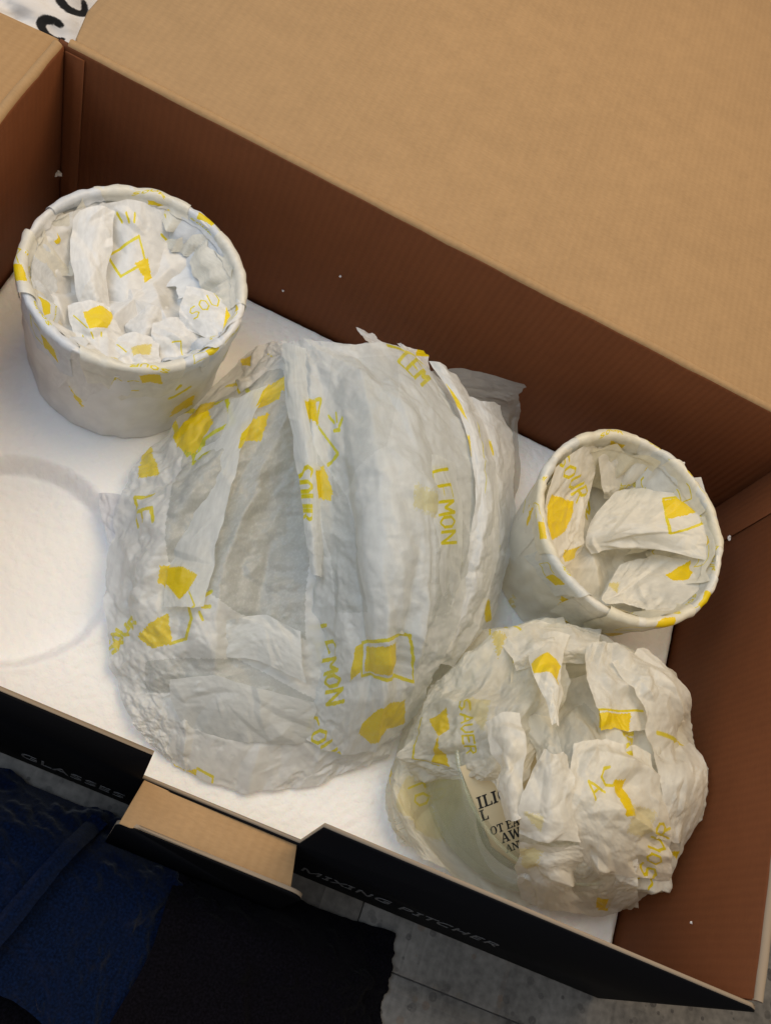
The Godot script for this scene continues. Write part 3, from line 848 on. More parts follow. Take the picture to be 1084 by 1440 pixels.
func build_bundle() -> void:
	var t := thing("wrapped_pitcher", "large pitcher bundled in pleated grey-white tissue with yellow print, in the middle of the box", "wrapped pitcher")
	var under := sheet([[V(13.98,1.5,5.52),V(15.98,4,5.11),V(18.65,5.4,4.3),V(22.25,5,2.47),V(26.39,4.2,2.55)],
		[V(12.08,1,13.01),V(14.92,4.2,11.47),V(19.08,5.3,9.89),V(23.78,6.4,8.4),V(29.58,5,6.4)],
		[V(11.88,0.7,16.87),V(15.05,4.2,17.25),V(19.43,4.6,15.52),V(24.88,6.4,14),V(32.04,4,9.67)],
		[V(13.54,0.5,21.6),V(16.1,3.3,21.41),V(20.24,4.2,20.16),V(25.46,5.4,18.09),V(32.27,3.5,14.59)],
		[V(15.48,0.5,25.26),V(17.77,2.6,24.43),V(21.66,3.2,23.04),V(26.44,4,21.71),V(31.21,3,18.24)],
		[V(17.7,0.8,27.48),V(19.59,1.6,26.46),V(22.92,2.2,25.55),V(27.05,2.1,23.96),V(30.82,2.5,21.02)],
		[V(19.17,0.2,28.06),V(20.89,0.2,28.48),V(23.75,0.2,28.39),V(27.43,0.2,26.68),V(30.65,0.3,23.69)]], {"cell": 0.00085, "seed": 101, "rag": 0.004, "oct": [[0.06, 0.1, 0.003]], "folds": [[12, 0.05, 0.14, 0.0028, 0.005, 0.016, 0.5, -0.1], [44, 0.015, 0.05, 0.0014, 0.003, 0.009], [80, 0.006, 0.022, 0.0005, 0.0016, 0.0035]],
		"creases": [[0.42, 0.0, 0.16, 0.62, 0.009, 0.034], [0.46, 0.02, 0.40, 0.74, 0.010, 0.026], [0.44, 0.1, 0.28, 0.68, -0.007, 0.016], [0.06, 0.74, 0.75, 0.84, -0.005, 0.024], [0.06, 0.2, 0.35, 0.12, 0.006, 0.012], [0.1, 0.3, 0.3, 0.22, -0.004, 0.010], [0.15, 0.5, 0.45, 0.66, 0.004, 0.02], [0.3, 0.4, 0.5, 0.9, 0.004, 0.02]]})
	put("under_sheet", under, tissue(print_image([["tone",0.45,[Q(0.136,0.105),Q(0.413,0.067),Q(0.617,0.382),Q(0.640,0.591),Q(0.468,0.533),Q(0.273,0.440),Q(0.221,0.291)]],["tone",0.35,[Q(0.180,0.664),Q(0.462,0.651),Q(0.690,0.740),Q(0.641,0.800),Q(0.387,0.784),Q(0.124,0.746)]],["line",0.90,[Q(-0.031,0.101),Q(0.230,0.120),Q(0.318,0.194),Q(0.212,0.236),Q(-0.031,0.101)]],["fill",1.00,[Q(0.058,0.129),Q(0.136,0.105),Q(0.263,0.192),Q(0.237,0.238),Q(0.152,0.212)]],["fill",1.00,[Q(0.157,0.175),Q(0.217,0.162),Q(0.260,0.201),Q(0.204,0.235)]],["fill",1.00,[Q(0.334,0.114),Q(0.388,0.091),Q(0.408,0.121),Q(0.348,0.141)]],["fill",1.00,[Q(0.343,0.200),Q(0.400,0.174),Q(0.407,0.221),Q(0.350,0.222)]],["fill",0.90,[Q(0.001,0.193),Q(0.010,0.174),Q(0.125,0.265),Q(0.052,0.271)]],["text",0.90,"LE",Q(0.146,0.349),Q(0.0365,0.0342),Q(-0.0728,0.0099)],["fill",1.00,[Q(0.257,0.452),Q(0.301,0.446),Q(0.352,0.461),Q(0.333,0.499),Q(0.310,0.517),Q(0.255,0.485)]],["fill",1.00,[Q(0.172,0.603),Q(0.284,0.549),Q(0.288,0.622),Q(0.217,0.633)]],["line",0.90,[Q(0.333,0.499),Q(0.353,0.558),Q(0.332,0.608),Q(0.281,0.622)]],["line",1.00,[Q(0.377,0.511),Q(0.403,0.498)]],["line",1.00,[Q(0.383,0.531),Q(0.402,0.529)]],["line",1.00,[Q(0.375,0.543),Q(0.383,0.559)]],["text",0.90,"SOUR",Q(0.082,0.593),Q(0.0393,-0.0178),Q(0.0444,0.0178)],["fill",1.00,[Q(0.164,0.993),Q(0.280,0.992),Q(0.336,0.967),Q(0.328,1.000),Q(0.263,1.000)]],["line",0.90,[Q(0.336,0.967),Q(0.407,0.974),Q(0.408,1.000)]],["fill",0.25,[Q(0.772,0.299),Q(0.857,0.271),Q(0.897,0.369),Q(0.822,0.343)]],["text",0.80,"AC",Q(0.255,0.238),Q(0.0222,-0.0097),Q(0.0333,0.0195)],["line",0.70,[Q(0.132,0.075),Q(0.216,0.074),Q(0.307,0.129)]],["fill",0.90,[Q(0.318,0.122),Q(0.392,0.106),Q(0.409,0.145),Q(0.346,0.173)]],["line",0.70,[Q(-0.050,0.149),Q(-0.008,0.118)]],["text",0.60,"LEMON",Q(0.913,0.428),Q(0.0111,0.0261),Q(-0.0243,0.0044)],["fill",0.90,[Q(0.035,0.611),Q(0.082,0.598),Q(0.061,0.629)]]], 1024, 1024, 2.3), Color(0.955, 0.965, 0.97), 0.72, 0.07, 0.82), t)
	var over := sheet([[V(15.73,5,5.52),V(17.23,6.4,5.7),V(19.32,7.5,5.46),V(21.72,7,3.71),V(24.38,6.3,3.68)],
		[V(17.42,6.2,9.16),V(19.15,7.6,9.33),V(21.47,8.7,8.94),V(23.99,8.8,7.89),V(27.02,7,6.93)],
		[V(19.47,6.6,13.32),V(21.21,7.8,13.49),V(23.37,9.3,13.13),V(26.08,9,11.95),V(29.12,6.6,10.01)],
		[V(21.62,5.8,16.72),V(23.1,7.3,17.06),V(24.98,9,16.85),V(27.49,8.4,15.75),V(30.13,6,13.87)],
		[V(23.41,4.2,19.48),V(24.78,6.8,20.14),V(26.37,8,19.8),V(28.45,7.4,19.02),V(30.78,5,17.56)],
		[V(24.72,3.2,22.66),V(26.4,5.2,22.64),V(27.86,6.2,22.25),V(29.31,5.4,21.28),V(30.56,4,19.87)],
		[V(25.72,2,25.09),V(27.73,1.9,25.07),V(29.22,2,24.24),V(30.18,2.2,23.09),V(31,2,21.23)]], {"cell": 0.0008, "seed": 111, "rag": 0.003, "oct": [[0.06, 0.16, 0.002]], "folds": [[12, 0.05, 0.14, 0.0022, 0.003, 0.014, 0.4, -0.4], [26, 0.015, 0.05, 0.0011, 0.003, 0.009], [40, 0.006, 0.022, 0.0004, 0.0016, 0.0035]],
		"creases": [[0.46, 0.04, 0.52, 0.9, 0.011, 0.026], [0.62, 0.1, 0.74, 0.82, 0.008, 0.020], [0.33, 0.2, 0.38, 0.92, -0.006, 0.012], [0.2, 0.05, 0.1, 0.62, 0.006, 0.014], [0.64, 0.45, 0.62, 0.88, -0.006, 0.012], [0.25, 0.02, 0.75, 0.24, 0.004, 0.02], [0.1, 0.84, 0.9, 0.78, -0.003, 0.012], [0.52, 0.3, 0.8, 0.42, 0.003, 0.014]]})
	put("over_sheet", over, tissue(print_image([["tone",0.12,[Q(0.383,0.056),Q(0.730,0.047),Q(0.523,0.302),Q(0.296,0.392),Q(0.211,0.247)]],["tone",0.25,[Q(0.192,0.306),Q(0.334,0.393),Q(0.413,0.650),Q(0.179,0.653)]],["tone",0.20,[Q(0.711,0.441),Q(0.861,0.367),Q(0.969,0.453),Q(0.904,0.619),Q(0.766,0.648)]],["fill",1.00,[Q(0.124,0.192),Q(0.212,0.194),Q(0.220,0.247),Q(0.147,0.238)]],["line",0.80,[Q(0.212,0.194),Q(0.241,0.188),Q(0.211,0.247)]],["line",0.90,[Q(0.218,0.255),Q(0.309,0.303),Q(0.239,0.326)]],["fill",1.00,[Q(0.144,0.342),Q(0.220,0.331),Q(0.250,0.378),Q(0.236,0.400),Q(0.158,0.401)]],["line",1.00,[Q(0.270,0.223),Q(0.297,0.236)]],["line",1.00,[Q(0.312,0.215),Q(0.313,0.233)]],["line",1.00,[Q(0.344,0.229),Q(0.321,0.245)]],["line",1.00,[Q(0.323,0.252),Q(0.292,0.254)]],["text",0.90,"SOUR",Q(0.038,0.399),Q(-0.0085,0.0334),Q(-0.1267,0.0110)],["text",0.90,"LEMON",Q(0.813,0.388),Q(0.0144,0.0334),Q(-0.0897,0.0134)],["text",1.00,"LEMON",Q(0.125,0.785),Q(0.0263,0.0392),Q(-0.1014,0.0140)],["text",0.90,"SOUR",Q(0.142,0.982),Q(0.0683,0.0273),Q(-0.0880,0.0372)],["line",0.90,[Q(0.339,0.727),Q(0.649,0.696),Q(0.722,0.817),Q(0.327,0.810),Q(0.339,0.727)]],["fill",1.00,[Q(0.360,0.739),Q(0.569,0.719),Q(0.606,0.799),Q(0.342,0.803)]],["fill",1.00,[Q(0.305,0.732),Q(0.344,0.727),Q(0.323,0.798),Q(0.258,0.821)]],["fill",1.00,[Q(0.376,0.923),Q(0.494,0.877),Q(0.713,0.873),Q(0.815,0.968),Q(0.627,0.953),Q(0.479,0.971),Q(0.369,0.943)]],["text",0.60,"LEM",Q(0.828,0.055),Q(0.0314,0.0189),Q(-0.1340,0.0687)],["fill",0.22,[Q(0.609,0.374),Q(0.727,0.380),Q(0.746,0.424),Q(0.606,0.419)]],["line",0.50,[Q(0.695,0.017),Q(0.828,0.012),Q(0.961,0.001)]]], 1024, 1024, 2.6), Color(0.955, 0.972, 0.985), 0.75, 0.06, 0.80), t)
	var o := [[0.008, 0.06, 0.0018], [0.012, 0.03, 0.0009]]
	var soft := [[0.04, 0.08, 0.001]]
	var cool := Color(0.96, 0.975, 0.985)
	fold(t, [[V(15.98,5.4,6.05),V(16.67,6.2,6.33),V(17.44,6.5,6.29)],
		[V(17.57,6.9,10.28),V(18.27,7.6,10.43),V(19.18,7.4,9.91)],
		[V(19.38,7.3,13.76),V(20.04,8,13.78),V(20.98,7.6,13.28)],
		[V(21.1,7.2,16.76),V(21.55,7.6,16.8),V(22.23,7,16.3)],
		[V(22.49,6.4,18.66),V(22.7,6.6,18.64),V(23.02,6.3,18.45)]], [["text",0.90,"SOUR",Q(0.246,0.621),Q(-0.0187,0.0584),Q(-0.6322,0.0059)],["fill",1.00,[Q(0.663,0.247),Q(1.000,0.250),Q(1.000,0.349),Q(0.721,0.333)]],["fill",1.00,[Q(0.661,0.529),Q(0.838,0.519),Q(0.905,0.623),Q(0.733,0.628)]]], soft, 131, "paper_fold", cool, 0.8, 0.002, 512, 2.2, [], 0.86)
	fold(t, [[V(20.83,8.2,9.23),V(21.26,8.8,9.37),V(21.83,8.9,9.21)],
		[V(22.24,8.7,12.97),V(22.87,9.6,13.12),V(23.74,9.7,12.92)],
		[V(23.79,8.5,15.98),V(24.51,9.6,16.11),V(25.5,9.5,15.77)],
		[V(25.6,7.8,18.51),V(26.13,8.8,18.63),V(27.14,8.5,18.35)],
		[V(27.01,7.1,20.19),V(27.44,7.6,20.07),V(28.21,7,19.6)]], [], soft, 132, "paper_fold", cool, 0.8, 0.002, 384, 2.2, [], 0.8)
	fold(t, [[V(24.48,9.3,11.62),V(25.52,9.3,10.86),V(27.03,8,9.73)],
		[V(25.69,9.3,14.52),V(26.97,9.3,14.07),V(28.66,7.7,12.88)],
		[V(27,8.6,16.91),V(28.2,8.3,16.61),V(29.73,6.6,15.84)],
		[V(28.51,7.2,18.6),V(29.29,6.6,18.44),V(30.26,5.4,18.01)]], [["text",0.95,"LEMON",Q(0.658,0.275),Q(0.0160,0.0828),Q(-0.3396,0.0362)],["fill",0.30,[Q(0.174,0.208),Q(0.424,0.224),Q(0.413,0.349),Q(0.166,0.336)]]], soft, 133, "paper_fold", cool, 0.8, 0.003, 512, 2.2, [], 0.86)
	fold(t, [[V(14.74,4.5,10.61),V(15.55,5.5,10.14),V(16.56,6.2,9.41)],
		[V(14.58,4,15.26),V(15.7,5.2,14.61),V(16.89,6,13.56)],
		[V(15.54,3.8,19.57),V(16.5,4.9,19.14),V(17.69,5.6,18.29)],
		[V(16.65,3.8,22.47),V(17.5,4.5,22.31),V(18.64,4.9,21.91)]], [["fill",1.00,[Q(0.830,0.240),Q(1.000,0.181),Q(1.000,0.327),Q(0.864,0.311)]],["fill",1.00,[Q(0.903,0.029),Q(1.000,0.002),Q(1.000,0.085),Q(0.890,0.110)]],["fill",1.00,[Q(0.082,0.756),Q(0.407,0.766),Q(0.722,0.827),Q(0.583,0.907),Q(0.423,0.945),Q(0.040,0.843)]],["line",0.90,[Q(0.610,0.908),Q(0.752,0.980),Q(0.658,1.000)]]], soft, 134, "paper_fold", cool, 0.8, 0.003, 512, 2.2, [], 0.8)
	fold(t, [[V(18.13,3,25.15),V(20.22,3.5,24.28),V(22.46,3.9,23.93),V(25.38,3.9,23.53)],
		[V(18.94,2.2,26.05),V(21.03,2.9,25.46),V(23.15,3.1,25.19),V(26.08,3,24.18)],
		[V(20.35,1.2,27),V(21.98,1.5,26.64),V(23.84,1.8,26.15),V(26.93,1.7,24.91)]], [], soft, 135, "paper_fold", cool, 0.8, 0.003, 512, 2.2, [], 0.8)
	fold(t, [[V(19.23,4,22.21),V(20.82,4.7,20.89),V(23.18,5.1,20.72)],
		[V(18.97,3.4,23.13),V(21.17,4.4,22.03),V(24.04,4.8,22.22)],
		[V(18.4,2.9,24.23),V(21.54,3.8,23.07),V(24.97,4.2,23.2)]], [], soft, 136, "paper_fold", cool, 0.8, 0.003, 512, 2.2, [], 0.8)
	fold(t, [[V(23.84,6.6,3.51),V(24.75,6.8,3.48),V(25.77,6,3.03)],
		[V(26.18,7.3,6.06),V(27.14,7.3,6.02),V(28.22,6,5.23)],
		[V(28.29,7.2,9.32),V(29.2,7,9.12),V(30.37,5.5,8.29)],
		[V(29.41,6.8,13.22),V(30.53,6.4,12.93),V(31.91,4.8,12.11)],
		[V(29.91,5.4,16.39),V(30.95,5.2,16.34),V(32.3,4,15.74)],
		[V(29.88,4.2,19.19),V(30.86,4,19.11),V(31.97,3,18.62)]], [["fill",1.00,[Q(0.109,0.101),Q(0.206,0.148),Q(0.242,0.226),Q(0.255,0.242),Q(-0.000,0.200)]],["fill",1.00,[Q(-0.050,0.302),Q(0.142,0.293),Q(-0.021,0.379),Q(-0.050,0.386)]],["fill",1.00,[Q(-0.050,0.420),Q(-0.016,0.417),Q(-0.050,0.481),Q(-0.050,0.462)]],["line",0.60,[Q(0.666,0.228),Q(0.509,0.340),Q(0.403,0.448)]],["text",0.70,"LEMON",Q(-0.050,0.565),Q(0.0000,0.0310),Q(0.0000,0.0066)]], o, 121, "pleat", Color(0.97, 0.98, 0.99), 0.7, 0.002, 512, 2.2)
	fold(t, [[V(26.99,5,3.29),V(28.03,5.2,3.1),V(29.46,4,1.94)],
		[V(28.9,5.4,5.96),V(29.87,5,5.45),V(31.2,3.5,4.23)],
		[V(30.37,5,9.03),V(31.3,4.5,8.59),V(32.48,3,7.54)],
		[V(31.33,4.2,12.53),V(32.31,3.8,12.16),V(33.22,2.6,11.42)],
		[V(31.16,3.4,15.89),V(32.34,3,15.56),V(33.49,2,14.87)],
		[V(30.71,3,18.04),V(31.95,2.4,17.73),V(32.83,1.6,17.32)]], [["fill",0.80,[Q(-0.050,0.182),Q(0.212,0.194),Q(0.190,0.248),Q(-0.050,0.252)]],["line",0.80,[Q(0.378,0.544),Q(0.278,0.615),Q(0.065,0.694),Q(-0.044,0.750)]],["fill",0.90,[Q(0.300,0.705),Q(0.601,0.713),Q(0.920,0.778),Q(0.754,0.790)]]], o, 122, "pleat", Color(0.97, 0.98, 0.99), 0.7, 0.003, 512, 2.2)
	fold(t, [[V(24.26,4,2.25),V(25.88,4.5,1.35),V(28,4.8,0.75),V(30.75,5,0.36)],
		[V(25.21,4,3.11),V(27.05,4.2,2.34),V(29.24,4.2,1.51),V(30.7,4.2,0.89)],
		[V(27.55,3.4,3.62),V(29.01,3.4,2.79),V(30.48,3,2.1),V(31.61,2.5,1.62)],
		[V(29.71,2.6,5.53),V(30.94,2.2,4.91),V(32.13,1.6,4.21),V(33.09,0.8,3.71)],
		[V(31.65,1.8,8.34),V(32.31,1.2,7.98),V(32.99,0.8,7.6),V(33.46,0.3,7.35)]], [], [[0.02, 0.02, 0.002], [0.01, 0.01, 0.0014]], 123, "torn_sheet", Color(0.8, 0.8, 0.78), 0.9, 0.006, 384, 2.6, [], 0.62)
	fold(t, [[V(19.2,5,2.52),V(20.02,5.3,2.36),V(20.73,5.6,2.71)],
		[V(19.62,5.5,3.33),V(20.65,6,3.51),V(21.5,6.2,3.53)],
		[V(20.45,6.6,4.74),V(21.41,7,4.72),V(22.22,7,4.5)]], [], [[0.01, 0.01, 0.0015]], 124, "torn_edge", Color(0.95, 0.95, 0.95), 0.6, 0.006, 256)
	fold(t, [[V(21.81,6,2.92),V(22.45,6.2,3),V(23.73,6,2.19)],
		[V(22.15,6.4,3.67),V(23,6.4,3.49),V(24.11,6,2.91)],
		[V(22.37,7,4.94),V(23.45,7,4.84),V(24.76,6,3.9)]], [["fill",1.00,[Q(0.822,-0.015),Q(1.000,-0.050),Q(1.000,0.423),Q(0.577,0.527)]]], [[0.01, 0.01, 0.0015]], 125, "torn_edge", Color(0.95, 0.95, 0.95), 0.6, 0.004, 256)
	fold(t, [[V(13.95,2.2,6.32),V(14.44,2.8,5.62),V(15.06,3.6,5.16),V(15.69,4,4.73)],
		[V(14.64,2.8,7.7),V(15.12,3.6,7.43),V(15.8,4.2,6.64),V(16.51,4.8,6.37)],
		[V(14.72,3.6,9.78),V(15.73,4.4,9.31),V(16.69,5,8.52),V(17.33,5.6,8.03)]], [["fill",0.90,[Q(0.094,0.045),Q(0.356,0.134),Q(0.308,0.353),Q(0.094,0.217)]],["fill",1.00,[Q(0.978,-0.044),Q(1.000,0.029),Q(0.987,0.178)]],["line",0.80,[Q(0.656,0.320),Q(0.771,0.488)]],["line",0.70,[Q(-0.050,0.234),Q(-0.050,0.520),Q(0.198,1.000)]]], [[0.012, 0.012, 0.003], [0.006, 0.006, 0.0014]], 126, "torn_edge", Color(0.95, 0.95, 0.95), 0.6, 0.004, 256)
	fold(t, [[V(10.51,0.15,16.6),V(11.56,0.6,16.28),V(13.05,2,16.67)],
		[V(11.32,0.15,17.84),V(12.39,0.6,17.73),V(13.66,2,17.96)],
		[V(12.37,0.15,19.15),V(13.19,0.6,19.07),V(14.26,2,19.22)]], [], [[0.01, 0.01, 0.001]], 127, "torn_edge", Color(0.9, 0.9, 0.92), 0.6, 0.003, 256)

func glass_mesh(c: Vector3, prof: Array) -> ArrayMesh:
	var nu := 97
	var pos := PackedVector3Array()
	var uv := PackedVector2Array()
	for j in prof.size():
		for i in nu:
			var a := TAU * i / float(nu - 1)
			pos.append(c + Vector3(cos(a) * prof[j].x, prof[j].y, sin(a) * prof[j].x))
			uv.append(Vector2(i / float(nu - 1), j / float(prof.size() - 1)))
	return grid_mesh(pos, uv, nu, prof.size(), true)

func build_carafe() -> void:
	# glass
	var g := StandardMaterial3D.new()
	g.albedo_color = Color(0.80, 0.84, 0.70, 0.16)
	g.roughness = 0.04
	g.transparency = BaseMaterial3D.TRANSPARENCY_ALPHA
	g.metallic_specular = 0.6
	var jar := thing("glass_tumbler", "clear glass tumbler half unwrapped from crumpled tissue, in the near right corner", "glass tumbler")
	var at := Vector3(0.384, 0.0025, 0.2105)
	var prof := []
	for k in 25:
		var s := k / 24.0
		prof.append(Vector2(0.0665 - 0.003 * s * s, 0.006 + 0.046 * s))
	put("glass_wall", glass_mesh(at, prof), g, jar)
	var within := []
	for k in 13: within.append(Vector2(0.0632 - 0.003 * pow(k / 12.0, 2.0), 0.009 + 0.043 * k / 12.0))
	put("glass_inner_wall", glass_mesh(at, within), g, jar)
	put("glass_base", glass_mesh(at, [Vector2(0.0001, 0.0010), Vector2(0.060, 0.0010), Vector2(0.0645, 0.0025), Vector2(0.0665, 0.0058), Vector2(0.063, 0.0075), Vector2(0.0001, 0.008)]), g, jar)
	var rim := []
	for k in 9:
		var a := TAU * k / 8.0
		rim.append(Vector2(0.0635 + 0.0011 * cos(a), 0.0528 + 0.0011 * sin(a)))
	put("glass_rim", glass_mesh(at, rim), g, jar)
	# sachet inside the glass
	var sa := thing("silica_gel_sachet", "small cream sachet with black printed warning lying in the glass tumbler under tissue", "sachet")
	var sb := Basis(Vector3(0.7678, 0.0518, -0.6386), Vector3(-0.6264, 0.2702, -0.7312), Vector3(0.1346, 0.9614, 0.2399))
	var so := Transform3D(sb, Vector3(0.3295, 0.0580, 0.2428))
	put("packet", prism(PackedVector2Array([Vector2(-0.0016, 0.0012), Vector2(0.0450, 0.0002), Vector2(0.0485, -0.0447), Vector2(0.0206, -0.0608), Vector2(0.0044, -0.0402)]), 0.0012, so, 0.0005), plain(Color(0.62, 0.52, 0.33), 0.7), sa)
	sachet_line("ILICA", 0.0058, so.translated_local(Vector3(0.0134, -0.0185, 0.0013)), sa)
	sachet_line("L", 0.0052, so.translated_local(Vector3(0.0044, -0.0247, 0.0013)), sa)
	sachet_line("OT EAT", 0.0040, so.translated_local(Vector3(0.0152, -0.0333, 0.0013)), sa)
	sachet_line("AWAY", 0.0046, so.translated_local(Vector3(0.0198, -0.0385, 0.0013)), sa)
	sachet_line("ANT", 0.0036, so.translated_local(Vector3(0.0162, -0.0440, 0.0013)), sa)
	# tissue
	var p := thing("crumpled_tissue", "heap of crumpled white tissue with yellow print over the glass tumbler", "tissue paper")
	var fo := [[22, 0.03, 0.09, 0.0042, 0.005, 0.018], [24, 0.01, 0.03, 0.0010, 0.003, 0.008], [30, 0.005, 0.015, 0.0004, 0.0015, 0.003]]
	put("ground_sheet", sheet([[V(31.18,1,17.67),V(33.09,2.2,15.35),V(36.07,3.5,13.61),V(39.34,4,13.02)],
		[V(30.83,0.8,21.03),V(32.25,4,19.53),V(34.77,5.8,18.06),V(39.47,5.5,15.43)],
		[V(30.97,0.3,23.76),V(31.55,2.2,23.46),V(36.51,0.15,20.59),V(42.75,0.15,15.72)],
		[V(31.29,0.15,25.97),V(31.66,2.2,26.1),V(35.59,0.15,26.22),V(41.62,0.15,22.68)],
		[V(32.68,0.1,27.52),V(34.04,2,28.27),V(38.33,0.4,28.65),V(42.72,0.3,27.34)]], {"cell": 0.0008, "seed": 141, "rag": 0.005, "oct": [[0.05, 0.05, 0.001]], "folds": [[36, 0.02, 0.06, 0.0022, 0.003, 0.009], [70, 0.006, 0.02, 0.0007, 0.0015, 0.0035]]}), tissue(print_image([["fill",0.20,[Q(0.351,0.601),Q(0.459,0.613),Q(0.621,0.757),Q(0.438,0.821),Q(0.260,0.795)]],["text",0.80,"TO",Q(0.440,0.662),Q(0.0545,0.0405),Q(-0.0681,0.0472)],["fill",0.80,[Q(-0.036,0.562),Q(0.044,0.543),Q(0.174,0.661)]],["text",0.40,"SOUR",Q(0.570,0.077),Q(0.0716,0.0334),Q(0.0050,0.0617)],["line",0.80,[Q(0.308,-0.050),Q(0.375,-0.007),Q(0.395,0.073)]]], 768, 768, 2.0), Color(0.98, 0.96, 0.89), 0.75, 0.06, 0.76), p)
	put("left_sheet", sheet([[V(30.43,4,20.34),V(31.49,5.2,18.76),V(33.32,6,16.27),V(36.04,5.6,14.34)],
		[V(30.53,4,21.9),V(31.86,5.8,20.77),V(34,7,18.95),V(36.62,6.6,17.05)],
		[V(30.57,3.2,23.28),V(32.09,5.8,22.79),V(33.96,7.4,21.58),V(36.72,7,19.92)],
		[V(30.82,2.2,24.35),V(32.79,5.2,24.17),V(34.2,7,23.79),V(35.82,7,23.31)],
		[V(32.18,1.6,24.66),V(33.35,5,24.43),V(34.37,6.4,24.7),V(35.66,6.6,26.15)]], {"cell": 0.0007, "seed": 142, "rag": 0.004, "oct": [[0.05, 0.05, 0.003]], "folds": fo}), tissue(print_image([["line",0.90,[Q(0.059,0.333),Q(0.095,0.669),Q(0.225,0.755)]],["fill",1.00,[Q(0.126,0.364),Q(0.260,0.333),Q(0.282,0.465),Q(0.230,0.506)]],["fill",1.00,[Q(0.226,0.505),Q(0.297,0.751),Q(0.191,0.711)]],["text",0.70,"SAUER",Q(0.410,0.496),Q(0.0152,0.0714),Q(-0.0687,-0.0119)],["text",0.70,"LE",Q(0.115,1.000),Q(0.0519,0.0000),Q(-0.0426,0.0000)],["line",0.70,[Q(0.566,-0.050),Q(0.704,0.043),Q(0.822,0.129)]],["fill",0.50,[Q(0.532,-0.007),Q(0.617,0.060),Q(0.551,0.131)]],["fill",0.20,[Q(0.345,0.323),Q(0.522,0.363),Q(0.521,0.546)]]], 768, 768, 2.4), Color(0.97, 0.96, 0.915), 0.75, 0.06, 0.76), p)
	put("main_sheet", sheet([[V(33.32,6,16.27),V(35.59,6.8,15.13),V(38.28,6.4,14.52),V(41.21,5.6,14.46),V(43.71,4.8,13.98)],
		[V(33.61,7,19.71),V(36.96,5,17.49),V(39.19,5.2,16.33),V(41.2,7,16.55),V(44.7,5.5,16.32)],
		[V(35.3,7.6,22.54),V(36.63,8.8,21.85),V(39.09,8.6,20.96),V(42.18,7.6,20.03),V(46.02,6,19.13)],
		[V(35.42,7.4,24.95),V(36.94,8.8,24.54),V(39.45,8.8,23.88),V(42.74,7.6,22.77),V(46.01,6,22.21)],
		[V(36.32,6,26.52),V(37.71,7.6,26.47),V(40.13,7.8,25.9),V(43.2,6.6,24.8),V(45.51,5,24.89)],
		[V(38.33,2.8,27.61),V(39.39,4.6,27.49),V(41.28,5,27.16),V(43.51,4.4,26.42),V(44.98,3.6,26.09)],
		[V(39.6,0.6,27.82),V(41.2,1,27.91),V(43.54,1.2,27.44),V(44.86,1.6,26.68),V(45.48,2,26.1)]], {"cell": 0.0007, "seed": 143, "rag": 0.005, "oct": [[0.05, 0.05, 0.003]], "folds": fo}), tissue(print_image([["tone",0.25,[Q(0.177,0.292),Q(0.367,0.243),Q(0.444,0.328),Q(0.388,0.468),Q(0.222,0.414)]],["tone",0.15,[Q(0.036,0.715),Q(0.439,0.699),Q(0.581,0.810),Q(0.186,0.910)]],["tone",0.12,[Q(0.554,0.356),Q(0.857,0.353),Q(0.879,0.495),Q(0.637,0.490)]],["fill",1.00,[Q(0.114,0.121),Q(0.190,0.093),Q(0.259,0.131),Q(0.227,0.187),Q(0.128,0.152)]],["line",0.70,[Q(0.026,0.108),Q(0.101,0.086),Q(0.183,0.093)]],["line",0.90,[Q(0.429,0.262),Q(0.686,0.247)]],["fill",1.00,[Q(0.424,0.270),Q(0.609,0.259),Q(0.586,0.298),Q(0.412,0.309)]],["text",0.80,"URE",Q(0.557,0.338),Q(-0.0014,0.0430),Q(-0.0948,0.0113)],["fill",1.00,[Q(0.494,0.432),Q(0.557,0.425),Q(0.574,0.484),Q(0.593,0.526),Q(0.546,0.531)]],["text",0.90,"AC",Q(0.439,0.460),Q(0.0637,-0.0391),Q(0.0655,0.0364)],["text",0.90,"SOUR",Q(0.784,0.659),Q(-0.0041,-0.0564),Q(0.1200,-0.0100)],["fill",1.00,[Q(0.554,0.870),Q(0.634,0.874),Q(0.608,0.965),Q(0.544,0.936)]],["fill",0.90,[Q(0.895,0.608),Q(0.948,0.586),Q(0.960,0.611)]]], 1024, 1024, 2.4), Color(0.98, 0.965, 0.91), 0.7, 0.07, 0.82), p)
	var go := [[0.03, 0.03, 0.0024]]
	fold(p, [[V(32.58,5.2,16.79),V(34.64,6.2,15.21),V(38.37,6,13.91)],
		[V(33.19,6.8,18.33),V(34.87,7.6,17.24),V(37.73,7.2,16.05)],
		[V(33.86,6.6,18.9),V(35.37,7,17.93),V(37.91,6.4,16.61)]], [], go, 151, "paper_fold", Color(1, 0.985, 0.945), 0.68, 0.003, 384, 2.6, [], 0.8, 1.4)
	fold(p, [[V(34,6.4,17.14),V(34.88,7,16.09),V(36.17,7.2,15.76)],
		[V(34.06,8,19.2),V(34.69,8.4,18.44),V(35.7,8.2,18.52)],
		[V(34.92,8.8,20.55),V(35.21,9,20.1),V(35.85,8.6,20.67)],
		[V(35.52,9,21.71),V(35.65,9,21.5),V(35.85,9,21.67)]], [["fill",1.00,[Q(0.137,0.293),Q(0.544,0.260),Q(0.915,0.308),Q(0.733,0.530),Q(0.121,0.408)]],["line",0.70,[Q(-0.050,0.188),Q(-0.025,0.110)]]], go, 144, "paper_fold", Color(1, 0.985, 0.945), 0.68, 0.002, 384, 2.6, [], 0.9, 1.3)
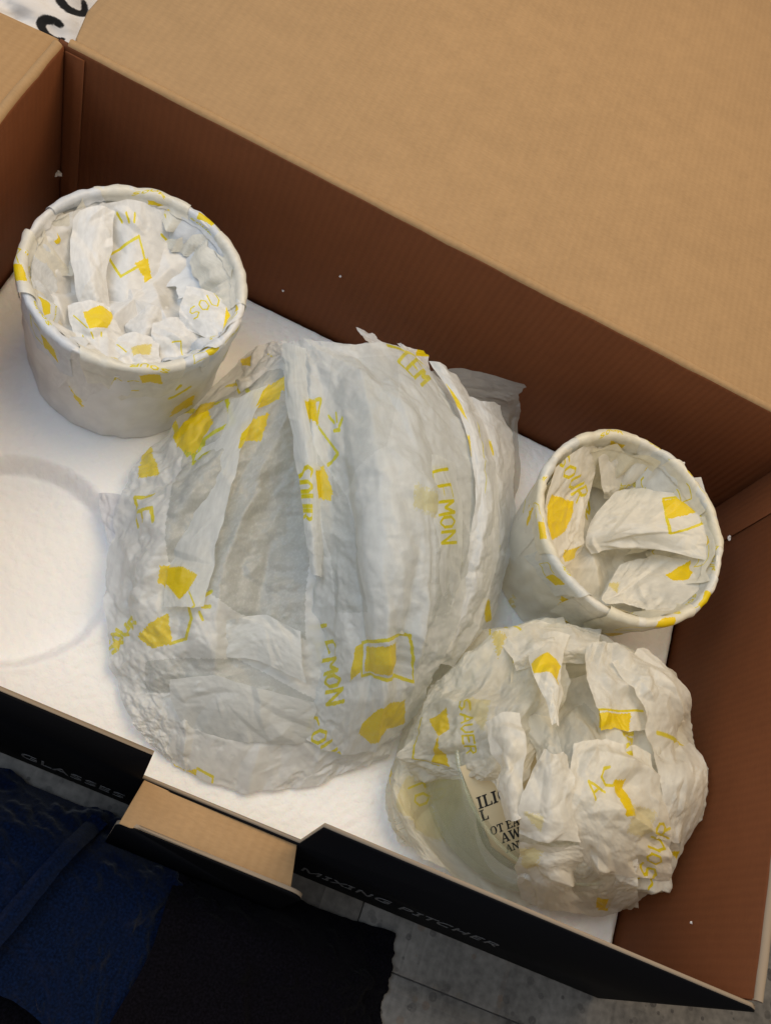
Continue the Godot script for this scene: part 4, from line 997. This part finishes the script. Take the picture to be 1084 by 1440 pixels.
	fold(p, [[V(36.96,7.2,16.03),V(38.43,7.2,15.35),V(40.94,6.2,14.97)],
		[V(36.53,8.8,18.31),V(38.39,8.4,17.37),V(41.52,7,15.99)],
		[V(37.34,9.2,19.6),V(39.36,8.6,18.56),V(42.71,6.8,16.87)],
		[V(37.95,9.2,21.01),V(40.27,8.6,19.9),V(44.03,6.6,17.27)]], [["line",0.90,[Q(-0.029,0.762),Q(0.623,0.774)]],["fill",1.00,[Q(-0.036,0.799),Q(0.472,0.795),Q(0.374,0.978),Q(-0.042,0.981)]]], go, 145, "paper_fold", Color(1, 0.985, 0.945), 0.68, 0.004, 384, 2.6, [], 0.82, 1.7)
	fold(p, [[V(34.78,10.4,23.13),V(35.35,10.2,23.09),V(36.43,9.6,22.8)],
		[V(34.75,9.4,24.5),V(35.73,10,24.53),V(36.93,9.8,24.01)],
		[V(34.84,8.6,26.03),V(36.05,9.8,26.03),V(37.64,9.6,25.38)],
		[V(35.59,7.8,26.65),V(36.88,9,26.86),V(38.8,8.9,26.18)]], [["fill",0.25,[Q(0.146,0.642),Q(0.449,0.671),Q(0.380,0.858)]]], go, 146, "paper_fold", Color(1, 0.985, 0.945), 0.68, 0.004, 384, 2.6, [], 0.82, 1.5)
	fold(p, [[V(32.74,7.4,22.1),V(33.05,8.2,21.78),V(34.1,8.6,21.42)],
		[V(33.42,7.8,23.72),V(33.74,8.8,23.6),V(34.65,9.2,23.12)],
		[V(34.13,7.6,25.16),V(34.33,8.8,25.25),V(35.04,9,24.83)],
		[V(35.15,7.6,26.46),V(35.06,8.6,26.54),V(35.34,8.8,26.19)]], [], go, 147, "paper_fold", Color(1, 0.985, 0.945), 0.68, 0.003, 384, 2.6, [], 0.82, 1.5)
	fold(p, [[V(36.49,9.2,22.17),V(38.53,9.2,20.94),V(41.12,8.4,20.44)],
		[V(36.69,9.6,24.42),V(39.01,9.7,23.5),V(42.54,8.4,22.42)],
		[V(37.88,8.8,25.86),V(40.11,8.9,25.34),V(44.22,7,24.1)],
		[V(40.09,6.6,26.67),V(42.23,6.4,26.23),V(45.56,5,25.12)]], [["fill",1.00,[Q(0.485,0.276),Q(0.612,0.260),Q(0.606,0.391),Q(0.622,0.480),Q(0.532,0.496)]],["text",0.90,"AC",Q(0.362,0.293),Q(0.1530,-0.0727),Q(0.1108,0.0933)],["text",0.90,"SOUR",Q(0.838,0.723),Q(0.0548,-0.1332),Q(0.1268,0.0283)],["fill",0.20,[Q(0.591,0.415),Q(0.841,0.425),Q(0.753,0.627),Q(0.573,0.606)]]], go, 150, "paper_fold", Color(1, 0.98, 0.93), 0.62, 0.004, 512, 2.6, [], 0.8, 1.9)
	fold(p, [[V(37.6,8.6,17.18),V(39.38,9,18.85),V(40.75,9,20.52),V(41.65,8.8,22.3),V(42.22,8,24.44)],
		[V(39.13,7.5,15.42),V(41,8.8,17.11),V(42.98,7.2,18.92),V(43.08,8.8,21.36),V(44.35,6.6,23.83)],
		[V(40.29,7,14.3),V(43.5,7.4,16.26),V(44.36,5.4,17.49),V(45.19,7.6,19.93),V(45.83,5,24.15)]], [["fill",1.00,[Q(1.000,0.541),Q(0.971,0.902),Q(1.000,0.897)]],["line",0.60,[Q(0.436,0.193),Q(0.548,0.811)]]], go, 148, "ruffled_edge", Color(1, 0.985, 0.945), 0.68, 0.005, 384, 2.6, [], 0.8, 1.8)
	fold(p, [[V(35.9,7.5,26.83),V(37.76,8.2,26.45),V(39.75,8.4,25.77),V(42.32,7.6,24.63)],
		[V(37.03,5,27.54),V(38.12,7,27.54),V(41.11,5.4,26.56),V(43.04,6.4,25.9)],
		[V(39.28,1.2,28.04),V(40.48,3,28.38),V(43.85,1.4,27.41),V(44.76,3.8,26.22)]], [["fill",1.00,[Q(0.673,0.772),Q(0.779,0.780),Q(0.748,0.920),Q(0.674,0.893)]],["fill",0.25,[Q(0.024,0.117),Q(0.204,0.194),Q(0.218,0.498),Q(0.094,0.475)]]], go, 149, "ruffled_edge", Color(1, 0.985, 0.945), 0.68, 0.005, 384, 2.6, [], 0.8, 1.8)

func sachet_line(text: String, size: float, at: Transform3D, parent: Node) -> void:
	var t := TextMesh.new()
	var f := SystemFont.new()
	f.font_names = PackedStringArray(["Droid Serif"])
	f.font_weight = 700
	t.font = f
	t.text = text
	t.font_size = 32
	t.pixel_size = size / 24.0
	t.depth = 0.0002
	var o := put("printed_line", t, plain(Color(0.02, 0.02, 0.02)), parent)
	o.transform = at

func build_crumbs() -> void:
	var m := plain(Color(0.8, 0.77, 0.74), 0.8)
	var list := [[V(0.12, 3.0, .6), 0.0022, "largest foam crumb, stuck to the left wall near the corner"], [V(45.75, 4.5, 3.75), 0.0017, "foam crumb on the right wall beside the wrapped tumbler"], [V(45.85, 6.7, 27), 0.0007, "tiny foam crumb on the right wall near the front corner"], [V(17.4, 5.6, .1), 0.0007, "tiny foam crumb high on the back wall"], [V(14.6, 2.0, .1), 0.0008, "tiny foam crumb low on the back wall near the left tumbler"], [V(39.8, 8.15, 3.2), 0.0014, "foam crumb on the rim of the right tumbler"]]
	for k in list.size():
		var s: float = list[k][1]
		var nu := 15
		var nv := 10
		var pos := PackedVector3Array()
		var uv := PackedVector2Array()
		for j in nv:
			for i in nu:
				var a := TAU * i / float(nu - 1)
				var b := PI * j / float(nv - 1)
				var d := Vector3(cos(a) * sin(b) * 1.3, cos(b) * 0.7, sin(a) * sin(b))
				pos.append(d * s * (0.8 + 1.1 * warp.get_noise_3d(d.x * 0.9 + k * 7.0, d.y * 0.9, d.z * 0.9)) * Vector3(0.75, 0.9, 1.1))
				uv.append(Vector2(a, b))
		var o := put("foam_crumb", grid_mesh(pos, uv, nu, nv, true), m, self, list[k][0])
		tag(o, list[k][2], "foam crumb", "foam crumbs in the box")
